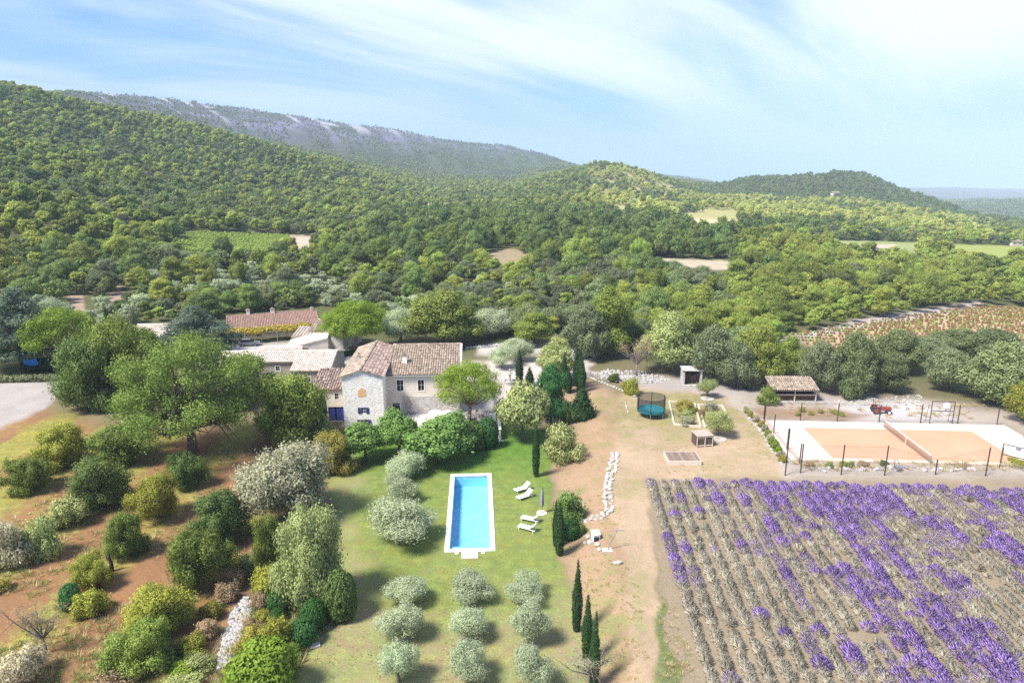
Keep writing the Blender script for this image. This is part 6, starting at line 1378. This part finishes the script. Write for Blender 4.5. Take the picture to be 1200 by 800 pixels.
# hedges and tarp
def hedge(name, label, a, b, w, h, pal):
    A, B = at(*a), at(*b); d = B - A; L = float(np.hypot(d[0], d[1])); E_ = empty(name, A, math.atan2(d[1], d[0]), label, 'hedge'); n = max(3, int(L / 1.1))
    me = crownmesh('foliage', np.random.RandomState(int(L)), [(L * (k + .5) / n, 0, h * .5, L / n * .8, w * .6, h * .55) for k in range(n)], PAL[pal], clumps=int(L * 70), per=7, leaf=.15, spread=.22, aspect=.5, shell=.08, lump=.08); link('foliage', me, E_)
    mb = MB()
    for k in range(n): mb.tube([(L * (k + .5) / n, 0, -.2), (L * (k + .5) / n, 0, h * .6)], .06, 5)
    mb.build('stems', BARK, E_)
hedge('tall_hedge', 'tall dark clipped hedge behind the umbrella pine trunk', (28, 436), (78, 435), 1.2, 2.6, 'cypress'); hedge('low_hedge', 'low grey-green hedge lining the gravel drive', (-20, 448), (76, 446), 1.0, 1.0, 'holm')
hedge('low_hedge', 'low dark hedge behind the grey rendered block', (392, 418), (416, 416), .9, 1.0, 'cypress')
p = at(37, 440); tp_ = empty('blue_tarp', (p[0], p[1], p[2] + 2.6), 0, 'bright blue tarp hung between cedar and umbrella pine', 'tarp'); mb = MB(); n = 8
for i in range(n):
    for j in range(4):
        q = [(x / n * 2.6 - 1.3, y / 4 * .5, .75 - y / 4 * 1.3 - .35 * math.sin(math.pi * x / n)) for x, y in ((i, j), (i + 1, j), (i + 1, j + 1), (i, j + 1))]; mb.add(q, [(0, 1, 2, 3)], .5)
mb.build('sheet', M['tarp'], tp_); mb = MB(); mb.tube([(-1.3, 0, .75), (-3.0, .3, 1.1)], .02, 4); mb.tube([(1.3, 0, .75), (3.0, .3, 1.0)], .02, 4); mb.build('rope', M['white'], tp_)

# ------------------------------------------------------------------ shed, hut, tractor
a = at(906, 470); sh_ = empty('open_shed', a, -.03, 'small open timber shed with a pinkish tile roof under the trees', 'shed'); w, d_ = 6.8, 3.4
for x in (0, w / 2, w): mb = MB(); mb.bar((x, 0, -.2), (x, 0, 2.0), .16); mb.build('post', M['wood_pale'], sh_)
mb = MB(); mb.bar((-.1, -.02, 1.15), (w + .1, -.02, 1.15), .1, .16); mb.build('rail', M['wood_pale'], sh_); mb = MB(); mb.bar((-.2, 0, 2.05), (w + .2, 0, 2.05), .14, .16); mb.build('beam', M['wood_pale'], sh_)
for k in range(20): mb = MB(); mb.box(k * w / 20, (k + .94) * w / 20, .9, .95, 0, 1.0); mb.build('board', surf('red_brown_board', (.16, .06, .04), (.27, .12, .08), .85, 3, .1) if k == 0 else bpy.data.materials['red_brown_board'], sh_)
mb = MB(); mb.box(-.05, w + .05, d_, d_ + .1, -.2, 3.0); mb.build('back_wall', M['wood_dark'], sh_)
for x in (-.06, w - .02): mb = MB(); mb.box(x, x + .08, 1.0, d_, -.2, 2.3); mb.build('side_wall', M['wood_dark'], sh_)
tiles(sh_, (-.4, -.5, 2.05), (w + .4, -.5, 2.05), (w + .4, d_ + .3, 3.15), (-.4, d_ + .3, 3.15), M['tile'], .36, .5)
mb = MB(); mb.box(-.6, w + 1.6, -.9, .4, -.1, .06); mb.build('stone_step', M['rock'], sh_)
a = at(800, 451); hu = empty('stone_hut', a, -.06, 'small flat stone hut with a dark square opening under the trees', 'hut'); w = 3.3
for x in (0, w - .3): mb = MB(); mb.box(x, x + .3, 0, 2.5, -.3, 2.6); mb.build('side_wall', M['stone_grey'], hu)
mb = MB(); mb.box(-.15, w + .15, -.2, 2.6, 2.6, 2.78); mb.build('roof_slab', M['stone_grey'], hu); mb = MB(); mb.box(.3, w - .3, 2.2, 2.3, -.2, 2.6); mb.build('back_wall', surf('dark_red_boards', (.07, .035, .035), (.13, .07, .065), .9, 3, .1), hu)
mb = MB()
for k in range(6): mb.box(.3 + k * .45, .3 + k * .45 + .36, 1.2, 1.6, 0, 1.4 + .2 * (k % 3))
mb.build('stacked_logs', M['wood_dark'], hu)
mb = MB(); mb.box(-.3, w + .3, -.5, -.01, -.1, .12); mb.build('sill', M['stone_grey'], hu)
p = at(1031, 484); tc_ = empty('red_tractor', p, math.radians(-12), 'small red tractor parked on the gravel behind the court', 'tractor')
mb = MB(); mb.box(-.1, 1.45, -.32, .32, .55, 1.05); mb.build('hood', M['red'], tc_); mb = MB(); mb.box(-1.0, .0, -.25, .25, .45, .8); mb.build('chassis', M['black'], tc_); mb = MB(); mb.box(1.45, 1.5, -.25, .25, .6, 1.0); mb.build('grille', M['black'], tc_)
mb = MB(); mb.box(-.85, -.4, -.25, .25, .85, .95); mb.box(-.95, -.85, -.25, .25, .95, 1.35); mb.build('seat', M['black'], tc_); mb = MB(); mb.tube([(-.1, 0, 1.0), (-.3, 0, 1.3)], .025, 6); mb.ring((-.32, 0, 1.33), .18, .02, 12); mb.build('steering_wheel', M['black'], tc_)
mb = MB(); mb.tube([(-1.0, -.5, .7), (-1.0, -.5, 2.0), (-1.0, .5, 2.0), (-1.0, .5, .7)], .04, 6); mb.build('roll_bar', M['black'], tc_); mb = MB(); mb.tube([(.9, .2, 1.05), (.9, .2, 1.55)], .04, 6); mb.build('exhaust', M['grey_metal'], tc_)
for s in (-1, 1):
    for x, r, wd in ((-.7, .58, .3), (1.15, .36, .2)):
        mb = MB(); mb.tube([(x, s * .42, r), (x, s * (.42 + wd), r)], r, 16); q = mb.build('wheel', M['tyre'], tc_); mb = MB(); mb.tube([(x, s * (.42 + wd) - .02 * s, r), (x, s * (.43 + wd), r)], r * .55, 12); mb.build('rim', M['red'] if x < 0 else M['white'], q)
    mb = MB(); mb.box(-1.2, -.2, s * .56 - .16, s * .56 + .16, 1.15, 1.2); mb.build('mudguard', M['red'], tc_)

# ------------------------------------------------------------------ tennis court
cc = np.array([54.15, 87.75]); ct = empty('tennis_court', (cc[0], cc[1], 1.5), CROT); tag(ct, kind='structure')
def cb(x0, x1, y0, y1, z0, z1, mat, name, par=ct): m_ = MB(); m_.box(x0, x1, y0, y1, z0, z1); return m_.build(name, mat, par)
cb(-17.4, 18.2, -6.3, 8.3, -.3, .03, M['apron'], 'apron'); cb(-11.885, 11.885, -5.485, 5.485, .034, .038, M['clay'], 'playing_surface')
lz = (.041, .044)
for i_, (x0, x1, y0, y1) in enumerate(((-11.885, 11.885, -4.14, -4.06), (-11.885, 11.885, 4.06, 4.14), (-6.44, -6.36, -4.05, 4.05), (6.36, 6.44, -4.05, 4.05), (-6.35, 6.35, -.04, .04), (-11.9, -11.8, -5.48, 5.48), (11.8, 11.9, -5.48, 5.48), (-11.79, 11.79, 5.40, 5.49), (-11.79, 11.79, -5.49, -5.40))):
    cb(x0, x1, y0, y1, lz[0], lz[1] + .0005 * (i_ % 3), M['line'], 'court_line')
tn = empty('tennis_net', (cc[0], cc[1], 1.54), CROT, 'brown tennis net with a pale top band across the orange court', 'net')
for s in (-1, 1): mb = MB(); mb.tube([(0, s * 6.4, 0), (0, s * 6.4, 1.12)], .06, 8); mb.build('net_post', M['grey_metal'], tn)
mb = MB(); mb.box(-.012, .012, -6.35, 6.35, .03, 1.0); mb.build('netting', M['tnet'], tn); mb = MB(); mb.box(-.03, .03, -6.38, 6.38, 1.0, 1.1); mb.build('top_band', M['white'], tn); mb = MB(); mb.box(-.035, .035, -.04, .04, .02, 1.0); mb.build('centre_strap', M['white'], tn)
def fence(label, posts, mat='mesh', zl=None):
    P = [at(px, py) for px, py, _ in posts]; Hh = [topz(p, yt) for p, (_, _, yt) in zip(P, posts)]; E_ = empty('court_fence', P[0], 0, label, 'fence'); o = Vector(P[0])
    for p, h in zip(P, Hh): mb = MB(); q = Vector(p) - o; mb.tube([q + Vector((0, 0, -.2)), q + Vector((0, 0, h))], .075, 6); mb.build('post', M['steel'], E_)
    for i in range(len(P) - 1):
        a, b = Vector(P[i]) - o, Vector(P[i + 1]) - o; ha, hb = Hh[i] * .95, Hh[i + 1] * .95; mb = MB(); mb.add([a, b, b + Vector((0, 0, hb if zl is None else zl)), a + Vector((0, 0, ha if zl is None else zl))], [(0, 1, 2, 3)], .5); mb.build('mesh_panel', M[mat], E_)
        mb = MB(); mb.tube([a + Vector((0, 0, ha)), b + Vector((0, 0, hb))], .012, 4); mb.build('wire', M['steel'], E_)
fence('tall fence of dark posts and fine mesh along the lavender side of the court', [(920, 557, 502), (938, 554, 520), (985.6, 556, 521), (1036.5, 557, 522), (1096, 556, 538), (1154.8, 557.5, 524)])
fence('tall fence of dark posts along the woodland side of the court', [(895, 491, 471), (937.7, 492.8, 471.7), (981, 494.4, 472.5), (1030, 494.6, 474), (1078.5, 495.3, 474), (1122, 496.4, 474.5), (1168, 498, 477), (1200, 513, 495)])
fence('side fence with a pinkish windbreak mesh along the flower border', [(896, 493.5, 472), (906.5, 508, 485.5), (922, 527, 502), (937, 543, 520)], 'mesh2', 1.0)
def hoop(label, a, b, ytop, disc):
    A, B = at(*a), at(*b); h = topz(A, ytop); d = B - A; L = float(np.hypot(d[0], d[1])); E_ = empty('basketball_frame', A, math.atan2(d[1], d[0]), label, 'hoop frame')
    for x in (0, L): mb = MB(); mb.tube([(x, 0, -.1), (x, 0, h)], .06, 8); mb.build('post', M['steel'], E_); mb = MB(); mb.tube([(x, 1.2, -.1), (x, .9, h * .75), (x, 0, h * .8)], .04, 6); mb.build('rear_brace', M['steel'], E_)
    for z in (h, h * .58): mb = MB(); mb.bar((0, 0, z), (L, 0, z), .09); mb.build('crossbar', M['steel'], E_)
    if disc: mb = MB(); mb.tube([(L * .62, -.12, h * .85), (L * .62, -.08, h * .85)], .46, 20); q = mb.build('backboard', M['white'], E_); mb = MB(); mb.ring((L * .62, -.4, h * .72), .23, .02, 14); mb.build('hoop_ring', M['steel'], q); mb = MB(); mb.bar((L * .62, 0, h * .58), (L * .62, 0, h * .8), .07); mb.build('support', M['steel'], E_)
    else: mb = MB(); mb.box(L * .45, L * .55 + .25, -.12, -.06, h * .88, h * 1.02); q = mb.build('backboard', M['grey_metal'], E_); mb = MB(); mb.ring((L * .5 + .1, -.4, h * .85), .23, .02, 14); mb.build('hoop_ring', M['steel'], q)
hoop('steel basketball frame with a round white backboard behind the court', (1089, 496), (1115.5, 497), 470, True); hoop('steel goal and basketball frame at the lavender corner of the court', (1171, 548), (1204, 556), 520, False)
p = at(1052, 551); bi = empty('garden_roller', p, .3, 'small dark court roller standing at the fence', 'roller'); mb = MB(); mb.tube([(-.4, 0, .35), (.4, 0, .35)], .35, 14); mb.build('drum', M['grey_metal'], bi); mb = MB(); mb.tube([(-.45, 0, .35), (-.3, .5, 1.2), (.3, .5, 1.2), (.45, 0, .35)], .035, 6); mb.build('handle', M['black'], bi)

# ------------------------------------------------------------------ air
mb = MB(); mb.box(-9000, 9000, -60, 9900, -420, 520); hz_ = bpy.data.meshes.new('haze'); hz_.from_pydata(mb.v, [], mb.f); m_, t_, out_ = newmat('pale_air'); pv = nd(t_, 'ShaderNodeVolumePrincipled', i={'Color': (.70, .84, 1.0, 1), 'Density': HAZE, 'Anisotropy': -.25}); lk(t_, pv.outputs[0], out_.inputs['Volume']); hz_.materials.append(m_); tag(link('haze', hz_), 'thin pale blue air', 'haze', kind='stuff')
